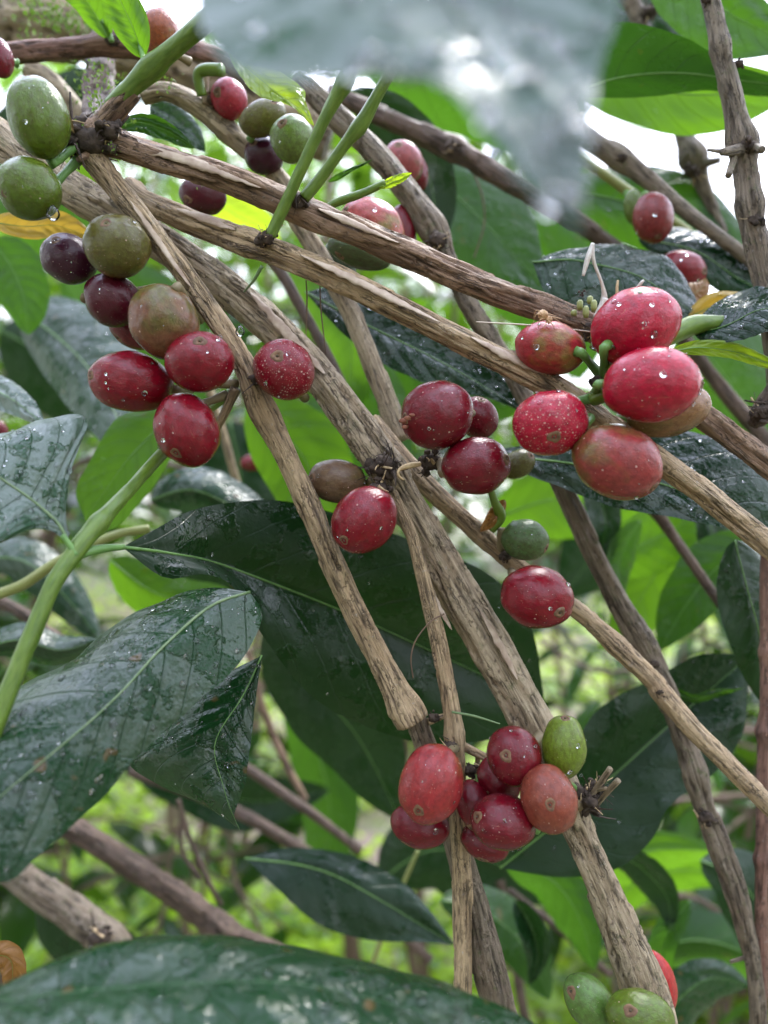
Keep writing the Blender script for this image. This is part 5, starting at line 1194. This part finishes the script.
for i, (x, y, rd, z1, n_) in enumerate(((.1, -1.3, .75, 2.1, 420), (-1.25, -.6, .7, 2.1, 380), (1.25, -.7, .7, 2.1, 380), (-1.4, .75, .6, 2.3, 280), (1.45, .6, .55, 1.7, 240))):  # unseen shrubs added out of frame to dim light from behind and beside
    shrub(('unseen coffee shrub added behind the photographer to block light', 'unseen coffee shrub added behind and left of the photographer to block light', 'unseen coffee shrub added behind and right of the photographer to block light', 'unseen coffee shrub added outside the left edge of the picture to block light', 'unseen coffee shrub added outside the right edge of the picture to block light')[i], x, y, rd, .2, z1, n_, 70 + i, Ls=(.15, .24))
rr = random.Random(31); v, f, tone = [], [], []; wv = Geo()  # unseen tree added overhead to shade the plants and break up sky reflections
t = thing('shade_tree', 'unseen tree added over the photographer, its open crown shading and mottling the light', 'tree', Vector((-1.9, -2.6, -.05)), 'shade trees far behind')
for _ in range(26):
    a = rr.uniform(-.5, 1.9); q = Vector((-1.9, -2.6, 2.9)); e = Vector((-1.9 + math.cos(a) * rr.uniform(1.5, 4.6), -2.6 + math.sin(a) * rr.uniform(1.5, 4.6), rr.uniform(2.9, 3.7)))
    wv.add(*tube([(q, .03), (q.lerp(e, .5) + Vector((0, 0, .15)), .018), (e, .005)], 6))
g = Geo(); g.add(*tube([(Vector((-1.9, -2.6, -.06)), .13), (Vector((-1.86, -2.58, 1.5)), .10), (Vector((-1.9, -2.6, 3.0)), .07)], 14)); mesh_obj('trunk', g.v, g.f, M['bark_dark'], t); mesh_obj('limbs', wv.v, wv.f, M['bark_dark'], t)
for _ in range(1500):
    x = rr.uniform(-3.2, 3.0); y = rr.uniform(-3.6, 1.2)
    if noise.noise(Vector((x * .9, y * .9, 31))) < -.05 or (x > 1.3 and y > .6): continue
    a = rr.uniform(0, 6.28); L = rr.uniform(.2, .32)
    add_leaf(v, f, tone, Vector((x, y, rr.uniform(2.75, 3.7))), Vector((math.cos(a), math.sin(a), rr.uniform(-.5, .2))).normalized(), Vector((rr.gauss(0, .3), rr.gauss(0, .3), 1)).normalized(), L, L * .23, rr.random(), .2, .3, 2)
mesh_obj('crown', v, f, M['tree_bg'], t, attrs={'tone': ('FLOAT', tone)})
rr = random.Random(5); v, f, tone = [], [], []
for _ in range(15000):
    x = rr.uniform(-16, 16); y = rr.uniform(12, 17)
    top = 7.5 + 2 * noise.noise(Vector((x * .4, 0, 0))) if x < 3 else 1.9 + .8 * noise.noise(Vector((x * .6, 2, 0)))
    z = rr.random() ** .8 * top
    a = rr.uniform(0, 6.28); d = Vector((math.cos(a), math.sin(a), rr.uniform(-.7, .3))).normalized()
    L = rr.uniform(.3, .6)
    add_leaf(v, f, tone, Vector((x, y, z)), d, Vector((rr.gauss(0, .5), rr.gauss(0, .5) - .2, 1)).normalized(), L, L * .28, rr.random() ** 1.6, .2, .3, 2)
o = mesh_obj('distant_wood', v, f, M['tree_bg'], attrs={'tone': ('FLOAT', tone)}); o['kind'] = 'stuff'
o['label'] = 'far mass of green foliage closing off the background on the left and middle'; o['category'] = 'wood'

# ------------------------------------------------------------------ camera
cam = bpy.data.cameras.new('camera'); co = bpy.data.objects.new('camera', cam); col.objects.link(co)
cam.sensor_fit = 'VERTICAL'; cam.sensor_height = 24; cam.sensor_width = 18; cam.lens = 24 * F / 1024
co.location = (0, 0, CAMZ); co.rotation_euler = (math.radians(90), 0, 0)
cam.clip_start = .005; cam.clip_end = 1000
cam.dof.use_dof = True; cam.dof.focus_distance = .188; cam.dof.aperture_fstop = (cam.lens / 1000) / .0030
scene.camera = co

# ------------------------------------------------------------------ light
w = bpy.data.worlds.new('World'); scene.world = w; w.use_nodes = True
nt = w.node_tree
for n in list(nt.nodes): nt.nodes.remove(n)
SUN_EL, SUN_AZ = math.radians(56), math.radians(28)      # azimuth clockwise from +Y
out = nt.nodes.new('ShaderNodeOutputWorld'); bg = nt.nodes.new('ShaderNodeBackground')
sky = nt.nodes.new('ShaderNodeTexSky'); sky.sky_type = 'NISHITA'; sky.sun_disc = False
sky.sun_elevation = SUN_EL; sky.sun_rotation = SUN_AZ; sky.dust_density = 3.0; sky.air_density = 1.0
hs = nt.nodes.new('ShaderNodeHueSaturation'); hs.inputs['Saturation'].default_value = .35
# cloud cover: brighter white banks in an overcast sky
tc = nt.nodes.new('ShaderNodeTexCoord'); cn = noise_n(nt, tc, 'Generated', 2.2, 5, .6)
cl = ramp(nt, cn, 0, [(.35, .65), (.65, 1.3)])
szn = N(nt, 'ShaderNodeSeparateXYZ'); link(nt, tc, 'Generated', szn, 0)
zr = ramp(nt, szn, 2, [(.0, (.50, .51, .52)), (.35, (.62, .66, .76)), (.95, (1.0, 1.07, 1.5))])
zs = N(nt, 'ShaderNodeVectorMath', operation='SCALE'); link(nt, zr, 0, zs, 0); zs.inputs['Scale'].default_value = 13.5
ov = mixc(nt, .75, (hs, 0), (zs, 0))
nt.links.new(sky.outputs[0], hs.inputs['Color'])
mm = nt.nodes.new('ShaderNodeMix'); mm.data_type = 'RGBA'; mm.blend_type = 'MULTIPLY'; mm.inputs[0].default_value = 1
nt.links.new(ov[0].outputs[2], mm.inputs[6]); nt.links.new(cl.outputs[0], mm.inputs[7])
nt.links.new(mm.outputs[2], bg.inputs[0]); bg.inputs[1].default_value = .15
nt.links.new(bg.outputs[0], out.inputs[0])
sl = bpy.data.lights.new('sun', 'SUN'); sl.energy = 1.5; sl.angle = math.radians(14); sl.color = (1, .97, .92)
so = bpy.data.objects.new('sun', sl); col.objects.link(so)
dirv = Vector((math.sin(SUN_AZ) * math.cos(SUN_EL), math.cos(SUN_AZ) * math.cos(SUN_EL), math.sin(SUN_EL)))
so.rotation_euler = (-dirv).to_track_quat('-Z', 'Y').to_euler(); so.location = (0, 0, 5)

scene.render.engine = 'CYCLES'
scene.cycles.use_denoising = True
scene.cycles.max_bounces = 8; scene.cycles.transparent_max_bounces = 8
scene.cycles.caustics_reflective = False; scene.cycles.caustics_refractive = False
scene.view_settings.view_transform = 'Standard'; scene.view_settings.look = 'None'
scene.view_settings.exposure = 1.5; scene.view_settings.gamma = 1
